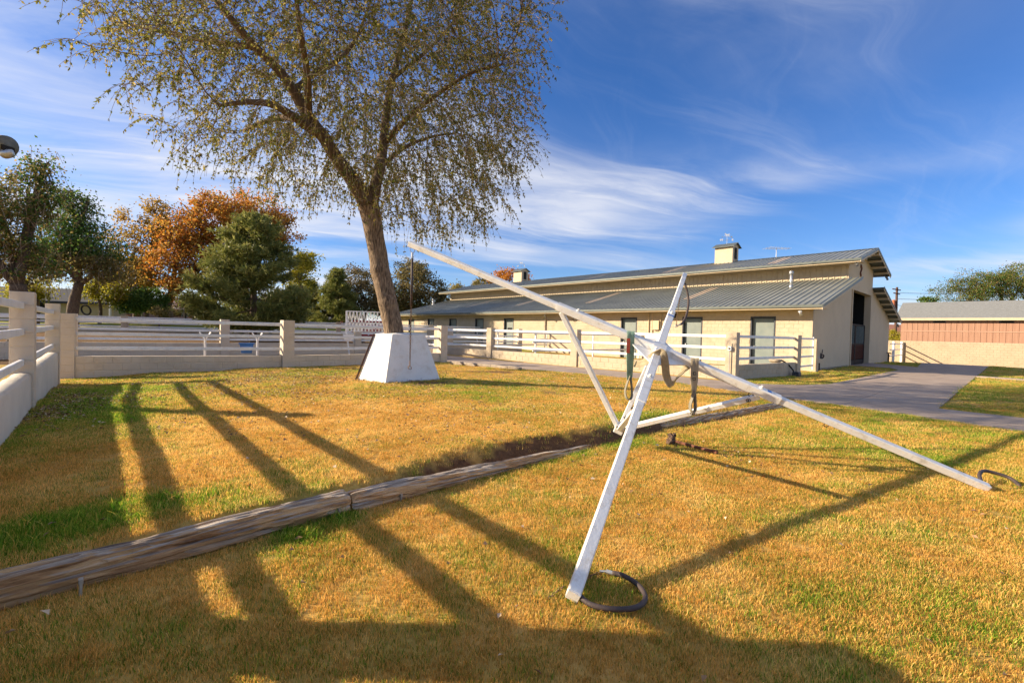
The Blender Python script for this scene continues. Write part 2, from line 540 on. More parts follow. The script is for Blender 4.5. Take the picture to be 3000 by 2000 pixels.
M_clod = pmat('dark_clod', (0.07, 0.042, 0.03), (0.16, 0.10, 0.065), rough=.95, scale=14, bump=1.0, bscale=40)
M_earth = pmat('crumbled_earth', (0.16, 0.09, 0.05), (0.09, 0.05, 0.03), rough=.95, scale=20, spec=.1)
M_stone = pmat('pale_timber', (0.40, 0.34, 0.27), (0.24, 0.19, 0.14), rough=.95, scale=7, bump=.8, bscale=30)
M_transf = pmat('transformer_paint', (0.50, 0.16, 0.06), (0.42, 0.12, 0.05), rough=.6)
M_dark = pmat('interior_shade', (0.012, 0.011, 0.010), rough=.9)  # near-black colour stands in for the shade inside openings

L_elm = leaf_mat('elm_leaf', (0.10, 0.125, 0.024), (0.22, 0.215, 0.05), (0.50, 0.38, 0.11), .5)
L_olive = leaf_mat('olive_leaf', (0.11, 0.12, 0.035), (0.24, 0.20, 0.065), (0.42, 0.31, 0.11), .5)
L_dgreen = leaf_mat('dark_green_leaf', (0.04, 0.095, 0.018), (0.08, 0.16, 0.028), (0.18, 0.24, 0.045), .45)
L_orange = leaf_mat('orange_leaf', (0.30, 0.11, 0.022), (0.54, 0.21, 0.035), (0.62, 0.34, 0.07), .5)
L_gold = leaf_mat('gold_leaf', (0.22, 0.15, 0.035), (0.40, 0.26, 0.05), (0.60, 0.38, 0.07), .5)
L_yellow = leaf_mat('yellow_green_leaf', (0.17, 0.19, 0.02), (0.36, 0.33, 0.03), (0.58, 0.47, 0.05), .5)
L_pine = leaf_mat('pine_needle', (0.085, 0.125, 0.028), (0.20, 0.215, 0.055), (0.40, 0.36, 0.11), .4)
L_brown = leaf_mat('brown_leaf', (0.08, 0.07, 0.03), (0.15, 0.12, 0.05), (0.28, 0.20, 0.08), .4)
L_fallen = leaf_mat('fallen_leaf', (0.14, 0.07, 0.03), (0.34, 0.20, 0.10), (0.74, 0.62, 0.45), .1, .8)


def grass_mat():
    m = bpy.data.materials.new('grass_blade')
    m.use_nodes = True
    t = m.node_tree
    L = t.links.new
    out = t.nodes['Material Output']
    b = t.nodes['Principled BSDF']
    b.inputs['Roughness'].default_value = .55
    b.inputs['Specular IOR Level'].default_value = .25
    g = N(t, 'ShaderNodeAttribute', attribute_name='green', attribute_type='INSTANCER')
    r = N(t, 'ShaderNodeAttribute', attribute_name='rnd')
    tone = N(t, 'ShaderNodeAttribute', attribute_name='tone', attribute_type='INSTANCER')
    # a blade is alive when its own random value lies under the patch's greenness
    s = math_node(t, 'SUBTRACT', g.outputs['Fac'], r.outputs['Fac'])
    s = math_node(t, 'MULTIPLY_ADD', s, 2.2, 0.42, clamp=True)
    cs = N(t, 'ShaderNodeValToRGB')
    cs.color_ramp.elements[0].color = (0.54, 0.295, 0.065, 1)
    cs.color_ramp.elements[1].color = (0.88, 0.61, 0.21, 1)
    e = cs.color_ramp.elements.new(.5)
    e.color = (0.73, 0.43, 0.105, 1)
    L(tone.outputs['Fac'], cs.inputs[0])
    cg = N(t, 'ShaderNodeValToRGB')
    cg.color_ramp.elements[0].color = (0.10, 0.30, 0.012, 1)
    cg.color_ramp.elements[1].color = (0.36, 0.46, 0.045, 1)
    L(r.outputs['Fac'], cg.inputs[0])
    mx = N(t, 'ShaderNodeMix', data_type='RGBA')
    L(s, mx.inputs['Factor'])
    L(cs.outputs[0], mx.inputs['A'])
    L(cg.outputs[0], mx.inputs['B'])
    hv = N(t, 'ShaderNodeHueSaturation')
    L(mx.outputs['Result'], hv.inputs['Color'])
    vv = math_node(t, 'MULTIPLY_ADD', r.outputs['Fac'], 0.8, 0.60)
    L(vv, hv.inputs['Value'])
    L(hv.outputs[0], b.inputs['Base Color'])
    tr = N(t, 'ShaderNodeBsdfTranslucent')
    L(hv.outputs[0], tr.inputs['Color'])
    ms = N(t, 'ShaderNodeMixShader')
    ms.inputs[0].default_value = .45
    L(b.outputs[0], ms.inputs[1])
    L(tr.outputs[0], ms.inputs[2])
    L(ms.outputs[0], out.inputs['Surface'])
    return m


def ground_mat():
    m = bpy.data.materials.new('turf_soil')
    m.use_nodes = True
    t = m.node_tree
    L = t.links.new
    b = t.nodes['Principled BSDF']
    b.inputs['Roughness'].default_value = .95
    b.inputs['Specular IOR Level'].default_value = .1
    g = N(t, 'ShaderNodeAttribute', attribute_name='green')
    d = N(t, 'ShaderNodeAttribute', attribute_name='dirt')
    geo = N(t, 'ShaderNodeNewGeometry')
    nz = N(t, 'ShaderNodeTexNoise')
    nz.inputs['Scale'].default_value = 22
    nz.inputs['Detail'].default_value = 8
    nz.inputs['Roughness'].default_value = .7
    L(geo.outputs['Position'], nz.inputs['Vector'])
    cs = N(t, 'ShaderNodeValToRGB')
    cs.color_ramp.elements[0].position = .3
    cs.color_ramp.elements[1].position = .72
    cs.color_ramp.elements[0].color = (0.36, 0.205, 0.055, 1)
    cs.color_ramp.elements[1].color = (0.64, 0.41, 0.13, 1)
    L(nz.outputs['Fac'], cs.inputs[0])
    cg = N(t, 'ShaderNodeValToRGB')
    cg.color_ramp.elements[0].position = .3
    cg.color_ramp.elements[1].position = .72
    cg.color_ramp.elements[0].color = (0.11, 0.14, 0.02, 1)
    cg.color_ramp.elements[1].color = (0.28, 0.29, 0.05, 1)
    L(nz.outputs['Fac'], cg.inputs[0])
    mx = N(t, 'ShaderNodeMix', data_type='RGBA')
    L(g.outputs['Fac'], mx.inputs['Factor'])
    L(cs.outputs[0], mx.inputs['A'])
    L(cg.outputs[0], mx.inputs['B'])
    cd = N(t, 'ShaderNodeValToRGB')
    cd.color_ramp.elements[0].position = .3
    cd.color_ramp.elements[1].position = .7
    cd.color_ramp.elements[0].color = (0.075, 0.038, 0.02, 1)
    cd.color_ramp.elements[1].color = (0.19, 0.105, 0.055, 1)
    L(nz.outputs['Fac'], cd.inputs[0])
    m2 = N(t, 'ShaderNodeMix', data_type='RGBA')
    L(d.outputs['Fac'], m2.inputs['Factor'])
    L(mx.outputs['Result'], m2.inputs['A'])
    L(cd.outputs[0], m2.inputs['B'])
    L(m2.outputs['Result'], b.inputs['Base Color'])
    bp = N(t, 'ShaderNodeBump')
    bp.inputs['Strength'].default_value = .6
    bp.inputs['Distance'].default_value = .02
    L(nz.outputs['Fac'], bp.inputs['Height'])
    L(bp.outputs[0], b.inputs['Normal'])
    return m


# ------------------------------------------------------------------ mesh building helpers
Z = Vector((0, 0, 1))


class MB:
    def __init__(self):
        self.v = []
        self.f = []

    def add(self, verts, faces):
        o = len(self.v)
        self.v += [tuple(p) for p in verts]
        self.f += [tuple(i + o for i in q) for q in faces]
        return self

    def obox(self, c, ax, ay, az, hx, hy, hz, ch=0.0):
        """box about c with axes and half sizes, its long edges chamfered by ch"""
        c = Vector(c)
        if ch <= 0:
            vs = [c + ax * (hx * a) + ay * (hy * b) + az * (hz * d) for a in (-1, 1) for b in (-1, 1) for d in (-1, 1)]
            return self.add(vs, [(0, 1, 3, 2), (4, 6, 7, 5), (0, 4, 5, 1), (2, 3, 7, 6), (0, 2, 6, 4), (1, 5, 7, 3)])
        prof = [(-hy + ch, -hz), (hy - ch, -hz), (hy, -hz + ch), (hy, hz - ch), (hy - ch, hz), (-hy + ch, hz), (-hy, hz - ch), (-hy, -hz + ch)]
        vs = []
        for a in (-1, 1):
            for (y, z) in prof:
                vs.append(c + ax * (hx * a) + ay * y + az * z)
        fs = [tuple(range(7, -1, -1)), tuple(range(8, 16))]
        for i in range(8):
            j = (i + 1) % 8
            fs.append((i, j, 8 + j, 8 + i))
        return self.add(vs, fs)

    def box(self, x0, x1, y0, y1, z0, z1):
        return self.obox(((x0 + x1) / 2, (y0 + y1) / 2, (z0 + z1) / 2), Vector((1, 0, 0)), Vector((0, 1, 0)), Z,
                         (x1 - x0) / 2, (y1 - y0) / 2, (z1 - z0) / 2)

    def bar(self, a, b, w, h, up=Z, ch=0.004):
        a = Vector(a)
        b = Vector(b)
        ax = (b - a).normalized()
        ay = up.cross(ax)
        if ay.length < 1e-4:
            ay = Vector((1, 0, 0)).cross(ax)
        ay.normalize()
        az = ax.cross(ay).normalized()
        return self.obox((a + b) / 2, ax, ay, az, (b - a).length / 2, w / 2, h / 2, ch)

    def tube(self, pts, rad, n=8, cap=True, jitter=0.0, seed=0):
        pts = [Vector(p) for p in pts]
        if not hasattr(rad, '__len__'):
            rad = [rad] * len(pts)
        rg = random.Random(seed)
        o = len(self.v)
        ref = None
        for i, p in enumerate(pts):
            d = (pts[min(i + 1, len(pts) - 1)] - pts[max(i - 1, 0)])
            d = d.normalized() if d.length > 1e-9 else Z
            if ref is None:
                ref = Vector((1, 0, 0)) if abs(d.x) < .9 else Vector((0, 1, 0))
            e1 = (ref - d * ref.dot(d))
            if e1.length < 1e-5:
                e1 = d.orthogonal()
            e1.normalize()
            ref = e1
            e2 = d.cross(e1)
            for k in range(n):
                a = 2 * math.pi * k / n
                r = rad[i] * (1 + (rg.random() - .5) * jitter)
                q = p + e1 * (math.cos(a) * r) + e2 * (math.sin(a) * r)
                self.v.append(tuple(q))
        for i in range(len(pts) - 1):
            for k in range(n):
                k2 = (k + 1) % n
                self.f.append((o + i * n + k, o + i * n + k2, o + (i + 1) * n + k2, o + (i + 1) * n + k))
        if cap:
            self.f.append(tuple(o + k for k in range(n - 1, -1, -1)))
            e = o + (len(pts) - 1) * n
            self.f.append(tuple(e + k for k in range(n)))
        return self

    def cyl(self, a, b, r, n=12, r2=None):
        return self.tube([a, b], [r, r if r2 is None else r2], n)

    def torus(self, c, nrm, R_, r, n=16, m=6, squash=1.0, major=None):
        c = Vector(c)
        nrm = Vector(nrm).normalized()
        e1 = Vector(major).normalized() if major else nrm.orthogonal().normalized()
        e2 = nrm.cross(e1)
        o = len(self.v)
        for i in range(n):
            a = 2 * math.pi * i / n
            d = e1 * math.cos(a) + e2 * (math.sin(a) * squash)
            cc = c + d * R_
            dn = d.normalized()
            for k in range(m):
                b = 2 * math.pi * k / m
                self.v.append(tuple(cc + dn * (math.cos(b) * r) + nrm * (math.sin(b) * r)))
        for i in range(n):
            for k in range(m):
                i2, k2 = (i + 1) % n, (k + 1) % m
                self.f.append((o + i * m + k, o + i2 * m + k, o + i2 * m + k2, o + i * m + k2))
        return self

    def prism(self, poly, ext):
        """flat polygon (3-D points) extruded by the vector ext"""
        n = len(poly)
        poly = [Vector(p) for p in poly]
        vs = poly + [p + ext for p in poly]
        fs = [tuple(range(n - 1, -1, -1)), tuple(range(n, 2 * n))]
        for i in range(n):
            j = (i + 1) % n
            fs.append((i, j, n + j, n + i))
        return self.add(vs, fs)

    def build(self, name, mat, parent=None, smooth_=False):
        me = bpy.data.meshes.new(name)
        vs = np.array(self.v, float)
        c = (vs.min(0) + vs.max(0)) / 2
        if parent is None:
            c[2] = vs[:, 2].min()
        me.from_pydata([tuple(p) for p in (vs - c)], [], self.f)
        bm = bmesh.new()
        bm.from_mesh(me)
        bmesh.ops.recalc_face_normals(bm, faces=bm.faces)
        bm.to_mesh(me)
        bm.free()
        if smooth_:
            me.shade_smooth()
        me.materials.append(mat)
        o = bpy.data.objects.new(name, me)
        COL.objects.link(o)
        o.location = c
        adopt(o, parent)
        return o


def wloc(o):
    l = o.location.copy()
    while o.parent:
        o = o.parent
        l += o.location
    return l


def adopt(o, parent):
    if parent is not None:
        o.location = Vector(o.location) - wloc(parent)
        o.parent = parent


def thing(name, label, cat, loc, group=None):
    e = bpy.data.objects.new(name, None)
    e.empty_display_size = .2
    COL.objects.link(e)
    e.location = loc
    tag(e, label, cat, group)
    return e


def tag(o, label=None, cat=None, group=None, kind=None):
    if label:
        o['label'] = label
    if cat:
        o['category'] = cat
    if group:
        o['group'] = group
    if kind:
        o['kind'] = kind
    return o


def shared(name, me, parent, loc, rotz=0.0, scale=(1, 1, 1)):
    o = bpy.data.objects.new(name, me)
    COL.objects.link(o)
    o.location = loc
    o.rotation_euler = (0, 0, rotz)
    o.scale = scale
    adopt(o, parent)
    return o


def block_mesh(name, lx, ly, lz, mat, ch=.009):
    bm = bmesh.new()
    bmesh.ops.create_cube(bm, size=1.0)
    bmesh.ops.scale(bm, vec=(lx, ly, lz), verts=bm.verts)
    bmesh.ops.bevel(bm, geom=list(bm.edges), offset=ch, segments=1, affect='EDGES')
    me = bpy.data.meshes.new(name)
    bm.to_mesh(me)
    bm.free()
    me.materials.append(mat)
    return me


CH = .203     # block course
BL = .406     # block length


def leaf_mesh_obj(name, pos, axis, nrm, length, width, rnd, mat, parent, fold=.25):
    """many small leaves, each a folded diamond of two triangles"""
    n = len(pos)
    axis = axis / np.linalg.norm(axis, axis=1, keepdims=True)
    side = np.cross(axis, nrm)
    side /= np.linalg.norm(side, axis=1, keepdims=True) + 1e-9
    up = np.cross(side, axis)
    length = np.broadcast_to(np.asarray(length, float), (n,))[:, None]
    width = np.broadcast_to(np.asarray(width, float), (n,))[:, None]
    b = pos
    tp = pos + axis * length
    l = pos + axis * length * .45 + side * width * .5 + up * width * fold
    r = pos + axis * length * .45 - side * width * .5 + up * width * fold
    co = np.stack([b, l, tp, r], 1).reshape(-1, 3)
    c = (co.min(0) + co.max(0)) / 2
    me = bpy.data.meshes.new(name)
    me.vertices.add(4 * n)
    me.vertices.foreach_set('co', (co - c).astype(np.float32).ravel())
    idx = np.arange(n)[:, None] * 4
    tri = np.concatenate([idx + np.array([[0, 2, 1]]), idx + np.array([[0, 3, 2]])], 1).reshape(-1)
    me.loops.add(6 * n)
    me.loops.foreach_set('vertex_index', tri.astype(np.int32))
    me.polygons.add(2 * n)
    me.polygons.foreach_set('loop_start', np.arange(0, 6 * n, 3, dtype=np.int32))
    me.polygons.foreach_set('loop_total', np.full(2 * n, 3, np.int32))
    a = me.attributes.new('rnd', 'FLOAT', 'POINT')
    a.data.foreach_set('value', np.repeat(rnd, 4).astype(np.float32))
    me.update(calc_edges=True)
    me.validate()
    me.materials.append(mat)
    o = bpy.data.objects.new(name, me)
    COL.objects.link(o)
    o.location = c
    adopt(o, parent)
    return o


def rand_dirs(n, r=rng):
    v = r.normal(size=(n, 3))
    return v / np.linalg.norm(v, axis=1, keepdims=True)

# ==================================================================== SETTING
M_ground = ground_mat()


def build_ground():
    xs = np.unique(np.concatenate([np.linspace(-900, -60, 15), np.linspace(-60, -14, 40), np.arange(-14, 12, .11),
                                   np.linspace(12, 42, 125), np.linspace(42, 900, 20)]))
    ys = np.unique(np.concatenate([np.linspace(-60, -4, 8), np.arange(-4, 1.2, .4), np.arange(1.2, 8, .075), np.arange(8, 16, .16),
                                   np.linspace(16, 46, 125), np.linspace(46, 50, 6), np.linspace(50, 1500, 34)]))
    X, Y = np.meshgrid(xs, ys)
    Zg = gz(X, Y)
    inside = in_poly(X, Y, DRIVE)
    wv = X * .737 + Y * .676
    Zg = np.where(inside, np.minimum(Zg, -.16 - .46 * np.clip((wv - 44) / 10.5, 0, 1)), Zg)
    bx = in_poly(X, Y, [tuple((P0 + U * a + V * b)[:2]) for a, b in ((-.3, -.3), (40, -.3), (40, 20), (-.3, 20))])
    Zg = np.where(bx, -.2, Zg)
    nv = X.size
    me = bpy.data.meshes.new('ground')
    co = np.stack([X.ravel(), Y.ravel(), Zg.ravel()], 1)
    me.vertices.add(nv)
    me.vertices.foreach_set('co', co.astype(np.float32).ravel())
    ny, nx = X.shape
    i = np.arange(ny - 1)[:, None] * nx + np.arange(nx - 1)[None, :]
    q = np.stack([i, i + 1, i + nx + 1, i + nx], -1).reshape(-1)
    nq = len(q) // 4
    me.loops.add(nq * 4)
    me.loops.foreach_set('vertex_index', q.astype(np.int32))
    me.polygons.add(nq)
    me.polygons.foreach_set('loop_start', np.arange(0, nq * 4, 4, dtype=np.int32))
    me.polygons.foreach_set('loop_total', np.full(nq, 4, np.int32))
    for nm, fn in (('green', green), ('dirt', dirt)):
        a = me.attributes.new(nm, 'FLOAT', 'POINT')
        a.data.foreach_set('value', fn(X, Y).ravel().astype(np.float32))
    me.update(calc_edges=True)
    me.shade_smooth()
    me.materials.append(M_ground)
    o = bpy.data.objects.new('ground', me)
    COL.objects.link(o)
    tag(o, 'lawn of dormant straw and green turf around the barn', kind='structure')
    return o


build_ground()


def drive_z(x, y):
    w = x * .737 + y * .676
    return -.10 - .46 * float(np.clip((w - 44) / 10.5, 0, 1))


def build_driveway():
    e = bpy.data.objects.new('driveway', None)
    COL.objects.link(e)
    e.location = (12, 15, -.1)
    tag(e, 'grey concrete driveway curving past the barn', kind='structure')
    mb = MB()
    bm = bmesh.new()
    from mathutils.geometry import tessellate_polygon
    bv = [bm.verts.new((x, y, 0)) for x, y in DRIVE]
    for tri in tessellate_polygon([[Vector((x, y, 0)) for x, y in DRIVE]]):
        bm.faces.new([bv[i] for i in tri])
    bmesh.ops.recalc_face_normals(bm, faces=bm.faces)
    me = bpy.data.meshes.new('joint_bed')
    bm.to_mesh(me)
    for v in me.vertices:
        v.co.z = drive_z(v.co.x, v.co.y) - .028
    me.materials.append(M_joint)
    jb = bpy.data.objects.new('joint_bed', me)
    COL.objects.link(jb)
    adopt(jb, e)
    # saw cuts
    cuts = [((5.6, 13.5), (10.5, 15.1)), ((7.6, 10.4), (20.9, 22.5)), ((8.1, 8.9), (9.47, 10.14)), ((17.0, 20.9), (21.5, 20.6)),
            ((12.0, 16.3), (15.5, 15.2)), ((19.9, 24.0), (25.5, 24.2)), ((3.9, 15.3), (5.9, 16.8)), ((.5, 17.2), (2.6, 19.8)),
            ((-3, 20.8), (-.6, 23.3)), ((9.9, 5.0), (11.9, 6.0)), ((26.5, 36.2), (33.5, 28.6))]
    for (a, b) in cuts:
        d = Vector((b[0] - a[0], b[1] - a[1], 0)).normalized()
        n = Vector((-d.y, d.x, 0))
        mid = Vector(((a[0] + b[0]) / 2, (a[1] + b[1]) / 2, 0))
        half = math.dist(a, b) / 2 + 1.5
        faces = [fc for fc in bm.faces if abs((fc.calc_center_median().to_2d() - mid.to_2d()).dot(d.to_2d())) < half + 6]
        geom = list({g for fc in faces for g in (list(fc.verts) + list(fc.edges) + [fc])})
        r = bmesh.ops.bisect_plane(bm, geom=geom, plane_co=mid, plane_no=n)
        ed = [g for g in r['geom_cut'] if isinstance(g, bmesh.types.BMEdge)]
        ed = [x for x in ed if abs((((x.verts[0].co + x.verts[1].co) / 2) - mid).dot(d)) < half]
        bmesh.ops.split_edges(bm, edges=ed)
    bm.faces.ensure_lookup_table()
    seen = set()
    for f0 in bm.faces:
        if f0.index in seen:
            continue
        stack = [f0]
        isl = []
        seen.add(f0.index)
        while stack:
            fc = stack.pop()
            isl.append(fc)
            for ed in fc.edges:
                for g in ed.link_faces:
                    if g.index not in seen:
                        seen.add(g.index)
                        stack.append(g)
        vs = list({v for fc in isl for v in fc.verts})
        cen = sum((v.co for v in vs), Vector()) / len(vs)
        size = max((v.co - cen).length for v in vs)
        if size < .4:
            continue
        k = 1 - .012 / size
        ix = {v: i for i, v in enumerate(vs)}
        m2 = MB()
        dz = random.uniform(-.003, .003)
        top = [cen + (v.co - cen) * k for v in vs]
        m2.v = [(p.x, p.y, drive_z(p.x, p.y) + dz) for p in top] + [(p.x, p.y, drive_z(p.x, p.y) - .1) for p in top]
        nv = len(vs)
        for fc in isl:
            m2.f.append(tuple(ix[v] for v in fc.verts))
            for ed in fc.edges:
                if len(ed.link_faces) == 1:
                    a, b = ix[ed.verts[0]], ix[ed.verts[1]]
                    m2.f.append((a, b, nv + b, nv + a))
        m2.build('slab', M_conc, e)
    bm.free()
    # narrow path across the far lawn
    p = MB()
    a, b = Vector((20.7, 20.3, -.1)), Vector((23.5, 15.0, -.1))
    p.bar(a, b, .55, .06)
    p.build('slab', M_conc, e)


build_driveway()


# ------------------------------------------------------------------ turf: clumps scattered over the lawn
def make_clump(name, nb, rad, h, w, seed, mat):
    r = np.random.default_rng(seed)
    me = bpy.data.meshes.new(name)
    V_, F_, C_ = [], [], []
    for i in range(nb):
        a = r.random() * 6.28
        rr = rad * math.sqrt(r.random())
        bx, by = rr * math.cos(a), rr * math.sin(a)
        hh = h * (.55 + .75 * r.random())
        ww = w * (.7 + .6 * r.random())
        lean = r.random() * 6.28
        la = hh * (.15 + .75 * r.random())
        ya = r.random() * 3.14
        sx, sy = math.cos(ya) * ww / 2, math.sin(ya) * ww / 2
        mx, my = bx + math.cos(lean) * la * .35, by + math.sin(lean) * la * .35
        tx, ty = bx + math.cos(lean) * la, by + math.sin(lean) * la
        o = len(V_)
        V_ += [(bx - sx, by - sy, -.006), (bx + sx, by + sy, -.006), (mx + sx * .8, my + sy * .8, hh * .6), (mx - sx * .8, my - sy * .8, hh * .6), (tx, ty, hh)]
        F_ += [(o, o + 1, o + 2, o + 3), (o + 3, o + 2, o + 4)]
        C_ += [r.random()] * 5
    me.from_pydata(V_, [], F_)
    at_ = me.attributes.new('rnd', 'FLOAT', 'POINT')
    at_.data.foreach_set('value', np.array(C_, np.float32))
    me.materials.append(mat)
    return bpy.data.objects.new(name, me)


BOXC = (-2.87, 11.8)


def grass_mask(x, y):
    jx = (fbm(x * 5, y * 5 + 40, 3) - .5) * .22
    ok = ~in_poly(x + jx, y - jx, DRIVE)
    ok &= ~in_poly(x, y, [tuple((P0 + U * a + V * b)[:2]) for a, b in ((-.15, -9.9), (40, -10.2), (40, 20), (-.15, 20))])
    # only the lawn side of the yard fences
    fence_side = in_poly(x, y, [(-1.0, -1.0), (-2.95, 2.1), (-7.2, 6.75), (-11.3, 11.2), (-12.2, 12.5), (-7.7, 15.15), (-3.2, 19.9), (-1.5, 21.4),
                                (2.6, 20.6), (7.6, 15.7), (12, 19), (14.3, 21.8), (28.8, 35.2), (35.4, 43.4), (42, 30), (34, -2)])
    ok &= fence_side
    bc = in_poly(x, y, [(-3.0, 10.95), (-2.0, 11.95), (-2.75, 12.65), (-3.8, 11.6)])
    ok &= ~bc
    d = log_d(x, y)
    ok &= ~((d > -.02) & (d < np.where(x < -1.2, .17, .13)) & (x < 1.0) & (x > -3.95))
    ok &= ~((dirt(x, y) > .5) & (rng.random(x.shape) < .86))
    return ok


def build_grass():
    gm = grass_mat()
    coll = bpy.data.collections.new('grass_clumps')
    protos = [make_clump('grass_clump', 20, .050, .023, .0030, 10 + k, gm) for k in range(5)]
    protos += [make_clump('grass_clump', 28, .13, .034, .007, 30 + k, gm) for k in range(4)]
    protos += [make_clump('grass_clump', 22, .05, .058, .0040, 50 + k, gm) for k in range(2)]
    for p in protos:
        coll.objects.link(p)
    pts, idx, scl, grn, ton = [], [], [], [], []

    def scatter(y0, y1, dens, kinds, smin, smax, gate=None):
        n = int(dens * (y1 - y0) * (2.5 * y1 + 4))
        yy = rng.uniform(y0, y1, n)
        xw = (2.5 * y1 + 4)
        xx = rng.uniform(-xw / 2, xw / 2, n)
        k = (np.abs(xx) < 1.22 * yy + 1.6)
        xx, yy = xx[k], yy[k]
        m = grass_mask(xx, yy)
        xx, yy = xx[m], yy[m]
        g = green(xx, yy)
        if gate is not None:
            m = gate(xx, yy, g)
            xx, yy, g = xx[m], yy[m], g[m]
        thin = fbm(xx * 3.1, yy * 3.1, 3)
        m = rng.random(len(xx)) < .78 + thin * .45
        xx, yy, g = xx[m], yy[m], g[m]
        n = len(xx)
        g = np.clip(g + rng.normal(0, .20, n), 0, 1)
        pts.append(np.stack([xx, yy, gz(xx, yy)], 1))
        idx.append(rng.choice(kinds, n))
        scl.append(rng.uniform(smin, smax, n) * (.85 + .35 * g))
        grn.append(g)
        ton.append(np.clip(fbm(xx * 1.7 + 60, yy * 1.7, 4) * 1.1 - .03 + rng.normal(0, .20, n), 0, 1))
    scatter(1.0, 3.4, 1250, [0, 1, 2, 3, 4], .8, 1.25)
    scatter(3.4, 6.2, 720, [0, 1, 2, 3, 4], .9, 1.4)
    scatter(6.2, 10.5, 320, [0, 1, 2, 3, 4], 1.1, 1.7)
    scatter(10.5, 18, 90, [5, 6, 7, 8], .6, .95)
    scatter(18, 34, 22, [5, 6, 7, 8], .8, 1.2)
    # taller living tufts along the log and the wall
    scatter(1.2, 4.6, 420, [9, 10], .6, 1.1, gate=lambda x, y, g: (g > .78) & (np.abs(log_d(x, y) - .1) < .75) & (x < .5) & (rng.random(x.shape) < .6))
    scatter(4.6, 9.5, 120, [9, 10], .6, 1.1, gate=lambda x, y, g: (g > .8) & (x < -4) & (rng.random(x.shape) < .5))
    P = np.concatenate(pts)
    n = len(P)
    me = bpy.data.meshes.new('lawn_grass')
    me.vertices.add(n)
    me.vertices.foreach_set('co', P.astype(np.float32).ravel())
    for nm, typ, arr in (('idx', 'INT', np.concatenate(idx).astype(np.int32)), ('scl', 'FLOAT', np.concatenate(scl).astype(np.float32)),
                         ('green', 'FLOAT', np.concatenate(grn).astype(np.float32)), ('tone', 'FLOAT', np.concatenate(ton).astype(np.float32))):
        a = me.attributes.new(nm, typ, 'POINT')
        a.data.foreach_set('value', arr)
    rot = np.zeros((n, 3), np.float32)
    rot[:, 2] = rng.random(n) * 6.283
    rot[:, :2] = rng.normal(0, .10, (n, 2))
    a = me.attributes.new('rot', 'FLOAT_VECTOR', 'POINT')
    a.data.foreach_set('vector', rot.ravel())
    me.materials.append(gm)
    o = bpy.data.objects.new('lawn_grass', me)
    COL.objects.link(o)
    tag(o, 'short dormant and green grass blades covering the lawn', 'grass', kind='stuff')
    ng = bpy.data.node_groups.new('grass_scatter', 'GeometryNodeTree')
    ng.interface.new_socket('Geometry', in_out='INPUT', socket_type='NodeSocketGeometry')
    ng.interface.new_socket('Geometry', in_out='OUTPUT', socket_type='NodeSocketGeometry')
    gi = ng.nodes.new('NodeGroupInput')
    go = ng.nodes.new('NodeGroupOutput')
    ci = ng.nodes.new('GeometryNodeCollectionInfo')
    ci.inputs['Collection'].default_value = coll
    ci.inputs['Separate Children'].default_value = True
    ci.inputs['Reset Children'].default_value = True
    iop = ng.nodes.new('GeometryNodeInstanceOnPoints')
    iop.inputs['Pick Instance'].default_value = True

    def na(nm, typ):
        q = ng.nodes.new('GeometryNodeInputNamedAttribute')
        q.data_type = typ
        q.inputs['Name'].default_value = nm
        return [s for s in q.outputs if s.enabled and s.name == 'Attribute'][0]
    ng.links.new(gi.outputs[0], iop.inputs['Points'])
    ng.links.new(ci.outputs[0], iop.inputs['Instance'])
    ng.links.new(na('idx', 'INT'), iop.inputs['Instance Index'])
    ng.links.new(na('rot', 'FLOAT_VECTOR'), iop.inputs['Rotation'])
    ng.links.new(na('scl', 'FLOAT'), iop.inputs['Scale'])
    ng.links.new(iop.outputs[0], go.inputs[0])
    mod = o.modifiers.new('scatter', 'NODES')
    mod.node_group = ng
    print('grass clumps', n)


build_grass()


def build_fallen_leaves():
    n = 5200
    x = np.concatenate([rng.uniform(-11, 3, 9000), rng.normal(-5.5, 2.2, 7500), rng.uniform(-3, 6, 260), rng.uniform(5, 12, 700)])
    y = np.concatenate([rng.uniform(5, 15.5, 9000), rng.normal(10.5, 2.0, 7500), rng.uniform(1.9, 6, 260), rng.uniform(9, 20, 700)])
    # windrow of leaves under the left wall
    t = .45 + .55 * rng.random(2600)
    wx = -3.2 - 7.6 * t + np.abs(rng.normal(0, .45, 2600)) + .25
    wy = 2.2 + 8.6 * t + rng.normal(0, .2, 2600)
    x = np.concatenate([x, wx])
    y = np.concatenate([y, wy])
    ln = fbm(x * .9 + 3, y * .9, 3)
    k = grass_mask(x, y) & (rng.random(len(x)) < np.clip(ln * 2.2 - .55, .05, .8))
    x, y = x[k], y[k]
    n = len(x)
    pos = np.stack([x, y, gz(x, y) + rng.uniform(.022, .04, n)], 1)
    ax = rng.normal(size=(n, 3))
    ax[:, 2] *= .25
    nr = np.stack([rng.normal(0, .35, n), rng.normal(0, .35, n), np.ones(n)], 1)
    o = leaf_mesh_obj('fallen_leaves', pos, ax, nr, rng.uniform(.025, .062, n), rng.uniform(.016, .040, n), np.clip(rng.beta(1.3, 1.6, n), 0, 1), L_fallen, None, fold=.35)
    tag(o, 'dry brown and pale leaves strewn over the lawn', 'leaves', kind='stuff')


build_fallen_leaves()

# ==================================================================== FENCES AND WALLS
_blk = {}


def get_block(lx, ly, lz, mat, ch=.009):
    k = (round(lx, 3), round(ly, 3), round(lz, 3), mat.name)
    if k not in _blk:
        _blk[k] = block_mesh('block', lx, ly, lz, mat, ch)
    return _blk[k]


